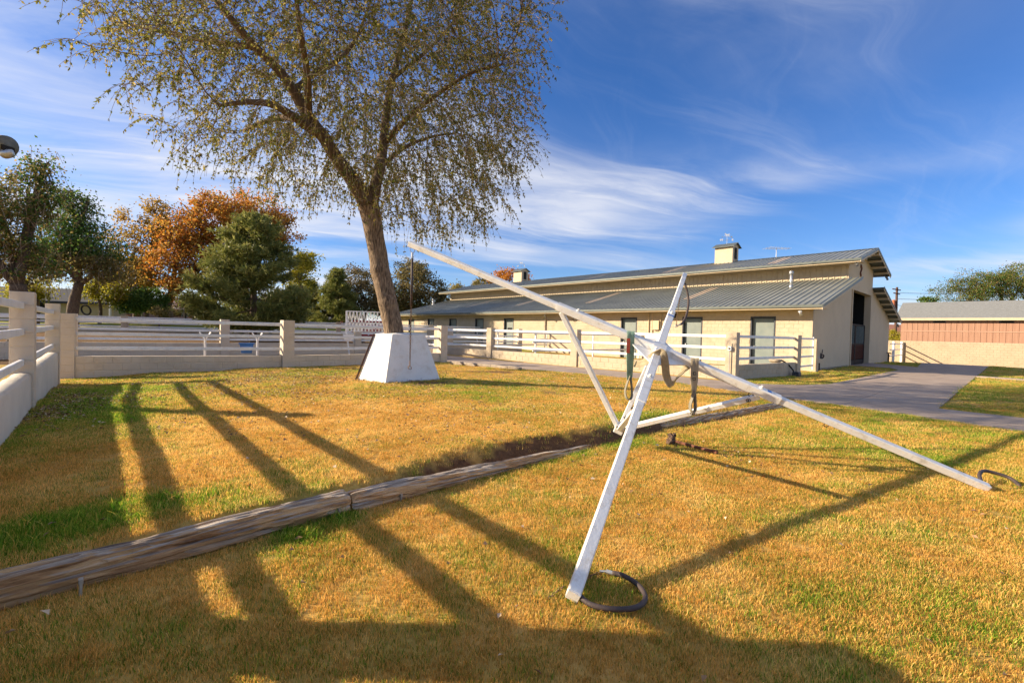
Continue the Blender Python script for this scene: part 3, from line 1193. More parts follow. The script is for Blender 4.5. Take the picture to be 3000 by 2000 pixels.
def lay_blocks(parent, A, B, ztop, zbot_fn, thick, mat, holes=(), limit=300, off=0.0, jit=.002, gap=.011):
    """running-bond block courses from A to B, from ztop down to the ground; holes = (t0,t1,z0,z1) openings.
    The largest-showing `limit` blocks are objects of their own, the rest one joined part."""
    A = Vector((A[0], A[1], 0))
    B = Vector((B[0], B[1], 0))
    d = (B - A)
    Lg = d.length
    d.normalize()
    n = Vector((-d.y, d.x, 0))
    rz = math.atan2(d.y, d.x)
    full = get_block(BL - gap, thick, CH - gap, mat, gap * .8)
    zmin = min(zbot_fn(A + d * (Lg * k / 8)) for k in range(9)) - .05
    items = []
    c = 0
    z1 = ztop
    while z1 > zmin:
        zc = z1 - CH / 2
        t = -(BL / 2 if c % 2 else 0) - off
        while t < Lg:
            a, b = max(t, 0), min(t + BL, Lg)
            t += BL
            segs = [(a, b)]
            for (h0, h1, g0, g1) in holes:
                if zc < g0 or zc > g1:
                    continue
                ns = []
                for (p, q) in segs:
                    if q <= h0 or p >= h1:
                        ns.append((p, q))
                    else:
                        if p < h0:
                            ns.append((p, h0))
                        if q > h1:
                            ns.append((h1, q))
                segs = ns
            for (p, q) in segs:
                if q - p < .03:
                    continue
                pm = A + d * ((p + q) / 2)
                if zc + CH / 2 < zbot_fn(pm) - .02:
                    continue
                items.append((pm, zc, q - p))
        z1 -= CH
        c += 1
    items.sort(key=lambda it: (it[0].length))
    rest = MB()
    for k, (pm, zc, ln) in enumerate(items):
        loc = pm + n * random.uniform(-jit, jit) + Z * zc
        sx = (ln - gap) / (BL - gap)
        if k < limit:
            shared('block', full, parent, loc, rz, (sx, 1, 1))
        else:
            rest.obox(loc, d, n, Z, (ln - gap) / 2, thick / 2, (CH - gap) / 2, gap * .8)
    if rest.v:
        tag(rest.build('far_blocks', mat, parent), kind='stuff')


def block_post(parent, x, y, rot, ztop, size, mat, zb=None, blocks=True):
    sa, sc = size if isinstance(size, tuple) else (size, size)
    zb = gz1(x, y) - .12 if zb is None else zb
    ax = Vector((math.cos(rot), math.sin(rot), 0))
    ay = Vector((-ax.y, ax.x, 0))
    ins = .006 if blocks else 0
    p = MB().obox((x, y, (ztop + zb) / 2), Z, ax, ay, (ztop - zb) / 2 - .003, sa / 2 - ins, sc / 2 - ins, .008).build('post', mat, parent)
    if blocks:
        me = get_block(sa, sc, CH - .006, mat, .007)
        z = ztop
        while z > zb + .02:
            shared('block', me, p, Vector((x, y, z - CH / 2)), rot)
            z -= CH
    return p


def rail(parent, a, b, zb, w=.052, h=.098, mat=None, end=.2):
    a = Vector((a[0], a[1], 0))
    b = Vector((b[0], b[1], 0))
    d = (b - a).normalized()
    a = a + d * end
    b = b - d * end
    return MB().bar(a + Z * (zb + h / 2), b + Z * (zb + h / 2), w, h, ch=.008).build('rail', mat or M_white, parent)


def fence(name, label, posts, wall_top, rails, post_top, mat=None, blocks=True, wall=True, size=(.36, .32), group=None, stucco=False, th=.2, postblocks=True, skip_first=False):
    mat = mat or M_cream
    p0 = posts[0]
    e = thing(name, label, 'fence', (p0[0], p0[1], gz1(*p0)), group)
    for i, (x, y) in enumerate(posts):
        if skip_first and i == 0:
            continue
        q = posts[min(i + 1, len(posts) - 1)]
        r = posts[max(i - 1, 0)]
        if i == 0:
            dx, dy = q[0] - x, q[1] - y
        elif i == len(posts) - 1:
            dx, dy = x - r[0], y - r[1]
        else:
            dx, dy = q[0] - x, q[1] - y
        block_post(e, x, y, math.atan2(dy, dx), post_top, size, mat, blocks=postblocks)
    for a, b in zip(posts[:-1], posts[1:]):
        for zb in rails:
            rail(e, a, b, zb, end=size[0] / 2 - .02)
        if wall:
            A, B = Vector((*a, 0)), Vector((*b, 0))
            d = (B - A).normalized()
            n = Vector((-d.y, d.x, 0))
            A2, B2 = A + d * (size[0] / 2 - .01), B - d * (size[0] / 2 - .01)
            zb = min(gz1(*a), gz1(*b), gz1((a[0] + b[0]) / 2, (a[1] + b[1]) / 2)) - .15
            zt = wall_top
            if stucco:
                # soft-topped plastered wall
                prof = [(-th / 2, zb), (-th / 2, zt - .05), (-th / 2 + .025, zt - .012), (0, zt), (th / 2 - .025, zt - .012), (th / 2, zt - .05), (th / 2, zb)]
                m = MB()
                ns = max(2, int((B2 - A2).length / .25))
                vs, fs = [], []
                for k in range(ns + 1):
                    p = A2.lerp(B2, k / ns)
                    for (o_, z_) in prof:
                        j = random.uniform(-.006, .006) if zb < z_ else 0
                        vs.append(p + n * (o_ + j) + Z * (z_ + j * .6))
                np_ = len(prof)
                for k in range(ns):
                    for j in range(np_ - 1):
                        fs.append((k * np_ + j, k * np_ + j + 1, (k + 1) * np_ + j + 1, (k + 1) * np_ + j))
                fs.append(tuple(range(np_)))
                fs.append(tuple(ns * np_ + j for j in range(np_)))
                m.add(vs, fs)
                m.build('wall', M_stucco, e, True)
            else:
                w = MB().obox((A2 + B2) / 2 + Z * (zb + zt) / 2, d, n, Z, (B2 - A2).length / 2, th / 2 - .009, (zt - zb) / 2 - .003).build('wall', mat, e)
                if blocks:
                    lay_blocks(w, A2, B2, zt, lambda p: gz1(p.x, p.y) - .02, th, mat)
    return e


fl = fence('block_fence', 'stuccoed low wall with cream posts and white rails at the left edge',
           [(-1.40, .25), (-3.05, 2.12), (-7.30, 6.85), (-11.36, 11.35)], .56, (1.49, 1.105, .657), 1.75,
           mat=M_cream_lifted, stucco=True, size=(.30, .26))
fb = fence('block_fence', 'cream block fence with three white rails behind the tree planter',
           [(-12.28, 12.68), (-7.55, 15.42), (-3.05, 20.05)], .36, (1.34, .935, .53), 1.54, mat=M_cream_lifted)
# the return post beside the corner belongs to the paddock behind
fd = fence('block_fence', 'sunlit cream block fence with white rails along the driveway',
           [(-9.0, 32.2), (-5.0, 28.2), (-1.12, 24.3), (2.85, 20.5), (7.62, 15.85)], .36, (1.34, .935, .53), 1.53)
fr = fence('block_fence', 'short shaded fence return running to the barn corner',
           [(7.72, 15.92), (11.8, 19.1)], .40, (1.34, .95, .56), 1.52, skip_first=True)
f2 = fence('block_fence', 'second cream block fence with white rails inside the left paddock',
           [(-25.0, 12.2), (-17.3, 18.0), (-13.4, 21.4), (-8.6, 25.5), (-4.0, 29.3), (0.5, 33.0)], .50, (1.40, 1.0, .60), 1.58, mat=M_cream_lifted)
f3 = fence('block_fence', 'far block fence with white rails below the grassy bank',
           [(-34, 29.5), (-27, 32.0), (-20.5, 34.6), (-14, 37), (-7, 39.5), (0, 42)], .80, (1.62, 1.25, .98), 1.78, blocks=False, postblocks=False)
# cross fence of the paddock, seen end-on through the rails
f4 = fence('block_fence', 'cross fence dividing the left paddock beside the white rack',
           [(-3.6, 22.5), (-6.6, 26.5)], .45, (1.36, .96, .56), 1.52, blocks=False, postblocks=False)


def wide_gate(name, label, a, b, z0, rails_z, post_d=.05):
    e = thing(name, label, 'gate', (a[0], a[1], z0))
    A, B = Vector((*a, 0)), Vector((*b, 0))
    d = (B - A).normalized()
    for P in (A, B):
        MB().bar(P + Z * z0, P + Z * (max(rails_z) + .08), .055, .055, up=d, ch=.006).build('upright', M_white, e)
    for zr in rails_z:
        MB().bar(A + d * .03 + Z * zr, B - d * .03 + Z * zr, .05, .085, ch=.006).build('rail', M_white, e)
    return e


g1 = wide_gate('paddock_gate', 'small white rail gate beside the barn corner', (12.0, 19.35), (13.75, 20.95), -.02, (.18, .60, 1.0, 1.38))
MB().obox((13.95, 21.15, .62), Vector((.737, .676, 0)), Vector((-.676, .737, 0)), Z, .14, .14, .76, .01).build('gate_latch_post', M_cream, g1)


def divider(label, start, tlen, grp=None, n=1.42):
    """white pipe-rail divider running from the driveway fence to the barn wall"""
    a = Vector((*start, 0))
    b = a + V * tlen
    e = thing('paddock_divider', label, 'fence', (a.x, a.y, gz1(a.x, a.y)), grp)
    for k in (0.02, .5, .985):
        p = a.lerp(b, k)
        MB().bar(p + Z * -.2, p + Z * 1.42, .07, .07, up=U, ch=.006).build('post', M_white, e)
    for zr in (.46, .88, 1.32):
        MB().bar(a + Z * zr, b + Z * zr, .05, .09, ch=.006).build('rail', M_white, e)
    return e


def fence_pt(t):   # point on the driveway fence line at barn coordinate t
    a, b = Vector((7.62, 15.85, 0)), Vector((-9, 32.2, 0))
    d = (b - a).normalized()
    k = (t - (a - P0).dot(U)) / d.dot(U)
    return a + d * k


for t_, lab in ((17.2, 'white rail divider casting stripes on the barn wall'), (9.3, 'white rail divider near the wall boxes of the barn'),
                (25.6, 'white rail divider beyond the fifth paddock door'), (33.2, 'farthest white rail divider before the barn')):
    p = fence_pt(t_)
    tl = -(p - P0).dot(V) - .06
    divider(lab, (p.x, p.y), tl)


# ------------------------------------------------------------------ boundary wall at the right
W0 = Vector((39.7, 35.6, 0))
WD = Vector((-.45, .893, 0)).normalized()


def build_boundary():
    A, B = W0 - WD * 16, W0 + WD * 14
    e = thing('boundary_wall', 'tall sunlit cream block wall at the end of the driveway', 'wall', (A.x, A.y, -.6))
    n = Vector((-WD.y, WD.x, 0))
    w = MB().obox((A + B) / 2 + Z * .27, WD, n, Z, (B - A).length / 2, .090, 1.2).build('wall', M_cream_dimmed, e)
    lay_blocks(w, A, B, 1.48, lambda p: -.62, .2, M_cream_dimmed, gap=.016)
    # rail fence running out from the wall to the barn
    fe = thing('rail_fence', 'short rail fence casting slanted stripes on the boundary wall', 'fence', tuple(W0 + WD * 7.6 - Z * .6))
    q = W0 + WD * 7.7 + Vector((-.30, -.14, 0))
    r = Vector((31.3, 38.0, 0))
    for k, P in enumerate((q, q.lerp(r, .72))):
        MB().bar(Vector((P.x, P.y, -.7)), Vector((P.x, P.y, 1.38)), .15, .15, up=WD, ch=.01).build('post', M_white, fe)
    for zr in (.16, .68, 1.16):
        MB().bar(Vector((q.x, q.y, zr)), Vector((r.x, r.y, zr)), .05, .09, ch=.008).build('rail', M_white, fe)
    return e


build_boundary()

# ==================================================================== BARN
BL_ = 39.7          # length
BW = 19.9           # width
S1, S2 = 6.6, 13.3  # clerestory walls
EO, GO = .9, .6     # eave and gable overhang of the shed roofs
ZG = -.25           # foot of the walls


def bp(t, s, z):
    return P0 + U * t + V * s + Z * z


barn = thing('horse_barn', 'long cream block horse barn with grey-green ribbed metal roofs', 'barn', tuple(P0 + Z * -.13))
ROOF_LO = (2.97, 4.95)      # shed roof top surface at eave / at clerestory
SLO = (ROOF_LO[1] - ROOF_LO[0]) / (S1 + EO)
UE0, UE1 = 5.5, 14.4        # upper eave positions
RZ0, RZ1 = 5.88, 7.02       # upper eave / ridge
RS = (UE0 + UE1) / 2
SUP = (RZ1 - RZ0) / (RS - UE0)
UGO = .75

door_t = [1.62, 5.38, 9.6, 21.1, 25.0, 29.05, 32.9, 36.75]
DOOR_W, DOOR_H = 1.2, 2.47


def build_barn():
    # long front wall
    w = MB()
    holes = [(t, t + DOOR_W, -1, DOOR_H) for t in door_t]
    edges = [0.0]
    for t in door_t:
        edges += [t, t + DOOR_W]
    edges.append(BL_)
    for k in range(0, len(edges), 2):
        a, b = edges[k], edges[k + 1]
        w.obox(bp((a + b) / 2, .105, (ZG + 2.95) / 2), U, V, Z, (b - a) / 2, .095, (2.95 - ZG) / 2)
    for t in door_t:
        w.obox(bp(t + DOOR_W / 2, .105, (DOOR_H + 2.95) / 2), U, V, Z, DOOR_W / 2, .095, (2.95 - DOOR_H) / 2)
    wall = w.build('front_wall', M_cream, barn)
    lay_blocks(wall, bp(0, .1, 0).to_2d(), bp(BL_, .1, 0).to_2d(), 2.90, lambda p: -.16, .204, M_cream, holes=holes, jit=.0008, gap=.0045)
    for k, t in enumerate(door_t):
        fr = MB()
        fw = .075
        fr.obox(bp(t + fw / 2, .07, (DOOR_H + ZG) / 2), Z, U, V, (DOOR_H - ZG) / 2, fw / 2, .085, .006)
        fr.obox(bp(t + DOOR_W - fw / 2, .07, (DOOR_H + ZG) / 2), Z, U, V, (DOOR_H - ZG) / 2, fw / 2, .085, .006)
        fr.obox(bp(t + DOOR_W / 2, .07, DOOR_H - fw / 2), U, V, Z, DOOR_W / 2 - fw, .085, fw / 2, .006)
        fr.obox(bp(t + DOOR_W / 2, .23, (DOOR_H + ZG) / 2), U, V, Z, DOOR_W / 2, .02, (DOOR_H - ZG) / 2)
        f = fr.build('door', M_frame, barn)
        MB().obox(bp(t + DOOR_W / 2, .165, (DOOR_H - .08 + ZG) / 2), U, V, Z, DOOR_W / 2 - fw - .004, .022, (DOOR_H - .09 - ZG) / 2 - .01, .004).build('door_panel', M_door, f)
        hn = MB().cyl(bp(t + DOOR_W - fw - .1, .145, .93), bp(t + DOOR_W - fw - .1, .08, .93), .018, 8)
        hn.torus(bp(t + DOOR_W - fw - .1, .085, .93), V, .035, .012, 10, 5)
        hn.build('door_handle', M_galv, f)
        if k == 3:
            MB().obox(bp(t + DOOR_W / 2, .138, 1.55), U, V, Z, .27, .006, .16).build('door_window', M_glass, f)
    # gable end with the aisle opening
    o0, o1, oz = 7.55, 13.0, 4.38
    th = .36

    def gslab(poly, name='gable_wall'):
        MB().prism([bp(.001, s, z) for s, z in poly], U * th).build(name, M_gable, barn)
    zr = lambda s: ROOF_LO[0] + SLO * (s + EO) - .14
    zr2 = lambda s: ROOF_LO[0] + SLO * (BW + EO - s) - .14
    gslab([(0, ZG), (o0, ZG), (o0, oz), (S1, zr(S1)), (0, zr(0))])
    zu = lambda s: RZ0 + SUP * (min(s, 2 * RS - s) - UE0) - .14
    gslab([(S1, zr(S1) + .004), (o0, oz + .004), (o1, oz + .004), (o1 + .004, oz), (S2, zr2(S2)), (S2, zu(S2)), (RS, zu(RS)), (S1, zu(S1))])
    gslab([(o1, ZG), (BW, ZG), (BW, zr2(BW)), (S2, zr2(S2)), (o1 + .002, oz)])
    # jamb trim and the sliding stall doors set back in the opening
    MB().obox(bp(-.02, o0 + .09, (oz + ZG) / 2), Z, V, U, (oz - ZG) / 2, .09, .025, .006).build('jamb_trim', M_trim, barn)
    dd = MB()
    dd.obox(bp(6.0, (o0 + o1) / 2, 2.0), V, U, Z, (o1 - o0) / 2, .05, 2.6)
    dd.build('aisle_back', M_dark, barn)  # near-black sheet, shade of the deep aisle put into its colour
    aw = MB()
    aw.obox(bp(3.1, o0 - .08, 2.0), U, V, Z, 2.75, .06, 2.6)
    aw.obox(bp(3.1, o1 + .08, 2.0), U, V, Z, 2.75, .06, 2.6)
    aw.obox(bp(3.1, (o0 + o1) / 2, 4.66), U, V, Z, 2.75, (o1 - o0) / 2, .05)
    aw.build('aisle_lining', M_dark, barn)  # sides and ceiling coloured as unlit aisle
    MB().obox(bp(3.2, (o0 + o1) / 2, -.14), U, V, Z, 2.85, (o1 - o0) / 2, .03).build('aisle_floor', M_conc, barn)
    for a, b in ((o0 + .12, 10.25), (10.29, o1 - .05)):
        dr = MB()
        tt = .30
        m = (a + b) / 2
        for ss in (a + .06, b - .06):
            dr.obox(bp(tt, ss, 1.15), Z, V, U, 1.25, .06, .035, .006)
        for z_, h in ((2.36, .05), (1.14, .05), (0.0, .14)):
            dr.obox(bp(tt, m, z_), V, U, Z, (b - a) / 2 - .12, .034, h)
        d = dr.build('stall_door', M_black, barn)
        nb = 13
        for k in range(nb):
            s_ = a + .2 + (b - a - .4) * k / (nb - 1)
            MB().cyl(bp(tt, s_, 1.18), bp(tt, s_, 2.32), .016, 6).build('bar', M_door, d)
        for k in range(6):
            z_ = .17 + k * .155
            MB().obox(bp(tt + .004, m, z_ + .074), V, U, Z, (b - a) / 2 - .125, .02, .074, .006).build('plank', M_redwood, d)
    # rear and far walls
    MB().obox(bp(BL_ / 2 + .2, BW - .1, 1.3), U, V, Z, BL_ / 2 - .2, .1, 1.55).build('rear_wall', M_cream, barn)
    MB().prism([bp(BL_ - .2, s, z) for s, z in ((.2, ZG), (BW - .2, ZG), (BW - .2, zr2(BW - .2)), (S2, zr2(S2)), (S2, zu(S2)), (RS, zu(RS)), (S1, zu(S1)), (S1, zr(S1)), (.2, zr(.2)))], U * .19).build('far_gable', M_gable, barn)
    # clerestory: sheathing and battens
    for s_, sg in ((S1, 1), (S2, -1)):
        MB().obox(bp(BL_ / 2 + .18, s_ + sg * .06, 5.3), U, V, Z, BL_ / 2 - .18, .05, .55).build('clerestory_wall', M_trim, barn)
    bt = block_mesh('batten', .045, .03, 1.0, M_trim, .004)
    pt = block_mesh('siding_panel', .285, .02, 1.0, M_trim, .003)
    t = .1
    while t < BL_:
        o = shared('batten', bt, barn, bp(t, S1 - .012, 5.35), ANG_U)
        t += .305
    # roofs: ribbed panels, one object each
    pw = .305

    def panel_mesh(name, run, slope, mat):
        # local x along barn, y up the slope (horizontal run), top sheet with one raised rib
        ang = math.atan(slope)
        Lr = run / math.cos(ang)
        m = MB()
        prof = [(-pw / 2, 0), (-.030, 0), (-.018, .038), (.018, .038), (.030, 0), (pw / 2 - .001, 0)]
        vs, fs = [], []
        for yy in (0, Lr):
            for (x_, z_) in prof:
                vs.append((x_, yy * math.cos(ang) - z_ * math.sin(ang), yy * math.sin(ang) + z_ * math.cos(ang)))
        for yy in (0, Lr):
            for (x_, z_) in prof:
                zz_ = z_ - .012
                vs.append((x_, yy * math.cos(ang) - zz_ * math.sin(ang), yy * math.sin(ang) + zz_ * math.cos(ang)))
        n_ = 6
        for i in range(5):
            fs.append((i, i + 1, n_ + i + 1, n_ + i))
            fs.append((2 * n_ + i, 3 * n_ + i, 3 * n_ + i + 1, 2 * n_ + i + 1))
            fs.append((i, 2 * n_ + i, 2 * n_ + i + 1, i + 1))
        fs.append((0, n_, 3 * n_, 2 * n_))
        fs.append((n_ - 1, 3 * n_ - 1, 4 * n_ - 1, 2 * n_ - 1))
        me = bpy.data.meshes.new(name)
        me.from_pydata(vs, [], fs)
        bm = bmesh.new()
        bm.from_mesh(me)
        bmesh.ops.recalc_face_normals(bm, faces=bm.faces)
        bm.to_mesh(me)
        bm.free()
        me.materials.append(mat)
        return me
    rl = MB().prism([bp(-GO, -EO, ROOF_LO[0] - .13), bp(-GO, S1 - .02, ROOF_LO[1] - .13), bp(-GO, S1 - .02, ROOF_LO[1] - .02), bp(-GO, -EO, ROOF_LO[0] - .02)], U * (BL_ + 2 * GO)).build('shed_roof', M_flash, barn)
    pm = panel_mesh('roof_panel', S1 + EO, SLO, M_roof)
    npan = int((BL_ + 2 * GO) / pw)
    for k in range(npan):
        t = -GO + pw * (k + .5)
        # flip: local x must run along -U so that local y runs along V
        shared('roof_panel', pm, rl, bp(t, -EO - .03, ROOF_LO[0] - .012), ANG_V - math.pi / 2)
    rr = MB().prism([bp(-GO, BW + EO, ROOF_LO[0] - .13), bp(-GO, S2 + .02, ROOF_LO[1] - .13), bp(-GO, S2 + .02, ROOF_LO[1]), bp(-GO, BW + EO, ROOF_LO[0])], U * (BL_ + 2 * GO)).build('shed_roof', M_flash, barn)
    ru = MB().prism([bp(-UGO, UE0, RZ0 - .13), bp(-UGO, RS, RZ1 - .13), bp(-UGO, UE1, RZ0 - .13), bp(-UGO, UE1, RZ0 - .02), bp(-UGO, RS, RZ1 - .02), bp(-UGO, UE0, RZ0 - .02)], U * (BL_ + 2 * UGO)).build('upper_roof', M_flash, barn)
    pu = panel_mesh('roof_panel', RS - UE0, SUP, M_roof)
    npan = int((BL_ + 2 * UGO) / pw)
    for k in range(npan):
        t = -UGO + pw * (k + .5)
        shared('roof_panel', pu, ru, bp(t, UE0 - .03, RZ0 - .012), ANG_V - math.pi / 2)
        shared('roof_panel', pu, ru, bp(t, UE1 + .03, RZ0 - .012), ANG_V + math.pi / 2)
    MB().prism([bp(-UGO - .02, RS - .2, RZ1 - .02), bp(-UGO - .02, RS, RZ1 + .045), bp(-UGO - .02, RS + .2, RZ1 - .02), bp(-UGO - .02, RS, RZ1 - .005)], U * (BL_ + 2 * UGO + .04)).build('ridge_cap', M_flash, ru)
    # skylight strips let into the ribbed sheets
    for (t, s0, s1, n_) in ((6.6, 1.7, 5.6, 2), (14.4, 1.6, 5.7, 2), (22.0, 1.6, 5.6, 2), (29.2, 1.6, 5.6, 2), (36.3, 1.6, 5.6, 2)):
        for k in range(n_):
            tt = -GO + pw * (round((t + GO) / pw) + k) + pw * .5
            a = bp(tt, s0, ROOF_LO[0] + SLO * (s0 + EO) + .006)
            b = bp(tt, s1, ROOF_LO[0] + SLO * (s1 + EO) + .006)
            MB().bar(a + U * (pw / 2), b + U * (pw / 2), pw - .07, .006, ch=0).build('skylight', M_rooftan, rl)
    for (t, n_) in ((3.4, 2), (10.9, 2), (18.3, 2), (26, 2), (33.6, 2)):
        for k in range(n_):
            tt = -UGO + pw * (round((t + UGO) / pw) + k) + pw * .5
            a = bp(tt, UE0 + .8, RZ0 + SUP * .8 + .006)
            b = bp(tt, RS - .6, RZ0 + SUP * (RS - .6 - UE0) + .006)
            MB().bar(a + U * (pw / 2), b + U * (pw / 2), pw - .07, .006, ch=0).build('skylight', M_rooftan, ru)
    # fascias, gutters and rafter ends
    def strip(name, t0, t1, s, z, h, w_, mat, par):
        return MB().obox(bp((t0 + t1) / 2, s, z), U, V, Z, (t1 - t0) / 2, w_ / 2, h / 2, .006).build(name, mat, par)
    strip('gutter', -GO - .01, BL_ + GO, -EO - .06, ROOF_LO[0] - .07, .13, .10, M_flash, barn)
    strip('fascia', -GO + .01, BL_ + GO, -EO - .01, ROOF_LO[0] - .175, .075, .04, M_trim, barn)
    strip('gutter', -UGO - .01, BL_ + UGO, UE0 - .06, RZ0 - .07, .13, .10, M_flash, barn)
    strip('fascia', -UGO + .01, BL_ + UGO, UE0 - .01, RZ0 - .175, .075, .04, M_trim, barn)
    strip('soffit', -GO + .02, BL_ + GO, -EO / 2, ROOF_LO[0] - .16, .02, EO - .02, M_trim, barn)
    strip('soffit', -UGO + .02, BL_ + UGO, (UE0 + S1) / 2 - .02, RZ0 - .155, .02, S1 - UE0 - .06, M_trim, barn)

    def barge(s0, z0, s1, z1, g, mats=(M_flash, M_trim)):
        for k, (dz, h, mt, nm, dt) in enumerate(((.0, .13, mats[0], 'barge_flashing', -.035), (-.13, .10, mats[1], 'barge_board', -.012))):
            MB().prism([bp(-g + dt, s0, z0 + dz), bp(-g + dt, s1, z1 + dz), bp(-g + dt, s1, z1 + dz - h), bp(-g + dt, s0, z0 + dz - h)], U * .03).build(nm, mt, barn)
    barge(-EO - .1, ROOF_LO[0] - .02, S1 + .3, ROOF_LO[1] + .06, GO)
    barge(BW + EO + .05, ROOF_LO[0] + .02, S2, ROOF_LO[1] + .04, GO)
    barge(UE0 - .1, RZ0 + .01, RS - .004, RZ1 + .035, UGO)
    barge(UE1 + .1, RZ0 + .01, RS + .004, RZ1 + .035, UGO)
    # purlin ends showing under the gable overhangs
    def purlin(s, z, g):
        MB().obox(bp(-g / 2 - .01, s, z), U, V, Z, g / 2, .05, .07, .006).build('purlin', M_trim, barn)
    for k in range(6):
        s = S2 + .5 + k * 1.15
        purlin(s, ROOF_LO[0] + SLO * (BW + EO - s) - .22, GO)
    for k in range(4):
        s = RS + .4 + k * 1.05
        purlin(s, RZ1 - SUP * (s - RS) - .22, UGO)
    for k in range(3):
        s = UE0 + 1.4 + k * 1.0
        purlin(s, RZ0 + SUP * (s - UE0) - .22, UGO)
    # cupolas with louvres and weathervanes
    for (t, sc) in ((8.35, 1.0), (30.9, 1.0)):
        c = MB()
        hw = .66 * sc
        hd = .52 * sc
        zb, ze = 6.55, 8.16
        c.obox(bp(t, RS, (zb + ze) / 2), Z, U, V, (ze - zb) / 2, hw, hd, .01)
        c.prism([bp(t - hw, RS - hd, ze), bp(t - hw, RS + hd, ze), bp(t - hw, RS, ze + .24)], U * (2 * hw))
        cu = c.build('cupola', M_trim, barn)
        r = MB()
        for sg in (-1, 1):
            a = [bp(t - hw - .16, RS, ze + .27), bp(t - hw - .16, RS + sg * (hd + .2), ze - .07), bp(t - hw - .16, RS + sg * (hd + .2), ze - .10), bp(t - hw - .16, RS, ze + .235)]
            r.prism(a, U * (2 * hw + .32))
        r.build('cupola_roof', M_flash, cu)
        lv = MB().obox(bp(t - hw - .006, RS, 7.62), V, U, Z, .22, .006, .42)
        lv.build('louvre_opening', M_dark, cu)  # dark sheet in place of the shade behind the slats
        for k in range(8):
            zc = 7.24 + k * .105
            MB().obox(bp(t - hw - .018, RS, zc), V, (U * .8 + Z * .6).normalized(), (Z * .8 - U * .6).normalized(), .21, .03, .008).build('slat', M_frame, cu)
        weathervane(bp(t, RS, ze + .26), cu)
    # flue pipes
    for (t, s, zt) in ((2.17, 4.0, 5.24), (39.3, 3.9, 5.0)):
        zb = ROOF_LO[0] + SLO * (s + EO) - .05
        f = MB()
        f.cyl(bp(t, s, zb), bp(t, s, zt - .18), .075, 14)
        f.cyl(bp(t, s, zb), bp(t, s, zb + .22), .10, 14)
        f.cyl(bp(t, s, zt - .2), bp(t, s, zt - .03), .12, 14)
        f.cyl(bp(t, s, zt - .03), bp(t, s, zt), .13, 14, .05)
        f.build('flue_pipe', M_galv, barn, True)
    f = MB().cyl(bp(38.6, 3.6, 4.1), bp(38.6, 3.6, 4.75), .03, 8).build('vent_pipe', M_galv, barn)
    # roof aerial
    a = MB()
    at0 = bp(4.92, RS, RZ1)
    a.cyl(at0 - Z * .1, at0 + Z * .62, .022, 8)
    bm_ = (U * -.6 + V * .8).normalized()
    a.bar(at0 + Z * .62 - bm_ * .75, at0 + Z * .70 + bm_ * 1.0, .03, .03, ch=.003)
    cr = bm_.cross(Z).normalized()
    for k in range(9):
        p = at0 + Z * .66 + bm_ * (-.7 + k * .2)
        l = .55 - k * .03
        a.bar(p - cr * l, p + cr * l, .014, .014, ch=0)
    a.build('aerial', M_galv, barn)
    # wrought ornament on the gable
    o = MB()
    c0 = bp(-.03, 9.5, 5.66)
    pts = []
    for k in range(15):
        q = k / 14
        pts.append(c0 + V * (.14 * math.sin(q * 6.0)) + Z * (.30 - .6 * q))
    o.tube(pts, [.05 - .02 * abs(.4 - k / 14) for k in range(15)], 8)
    o.torus(c0 + Z * .28, U, .10, .025, 14, 6)
    o.torus(c0 - Z * .26 + V * .03, U, .09, .022, 14, 6)
    o.build('gable_ornament', M_rust, barn)
    # flood lamps under the eaves
    for (t, s, z, nm) in ((.35, -.75, 2.66, 0), (-.5, 5.75, 5.66, 0), (-.55, 14.35, 5.7, 0), (7.0, -.1, 2.62, 1), (17.1, -.5, 2.7, 0), (-.4, 20.6, 2.7, 0)):
        l = MB()
        c = bp(t, s, z)
        l.obox(c, U, V, Z, .07, .05, .05, .01)
        dn = (-V * .6 - U * .3 - Z * .6).normalized()
        l.tube([c, c + dn * .1, c + dn * .24], [.03, .05, .075], 10)
        l.build('flood_lamp', M_galv if nm == 0 else M_black, barn)
    # conduits, meter boxes and pipes between the doors
    for (t, z0, z1, w_) in ((8.75, 1.25, 2.7, .04), (8.5, 1.25, 2.7, .035), (7.95, .9, 2.7, .05), (17.5, -.1, 2.7, .07)):
        MB().cyl(bp(t, -.04, z0), bp(t, -.04, z1), w_, 8).build('conduit', M_trim if w_ < .06 else M_stone, barn)
    for (t, z, hx, hz, mt) in ((8.2, 1.98, .20, .28, M_trim), (8.45, 1.18, .42, .16, M_white), (8.5, .55, .30, .30, M_stucco)):
        MB().obox(bp(t, -.09, z), U, V, Z, hx, .08, hz, .012).build('meter_box', mt, barn)
    # broken stone edge along the foot of the gable
    for k in range(34):
        s = .2 + k * .2 + random.uniform(-.05, .05)
        sz = random.uniform(.05, .1)
        MB().obox(bp(-.05, s, -.13 + random.uniform(0, .03)), V, U, Z, sz, .05, .035, .012).build('footing_stone', M_stone, barn)


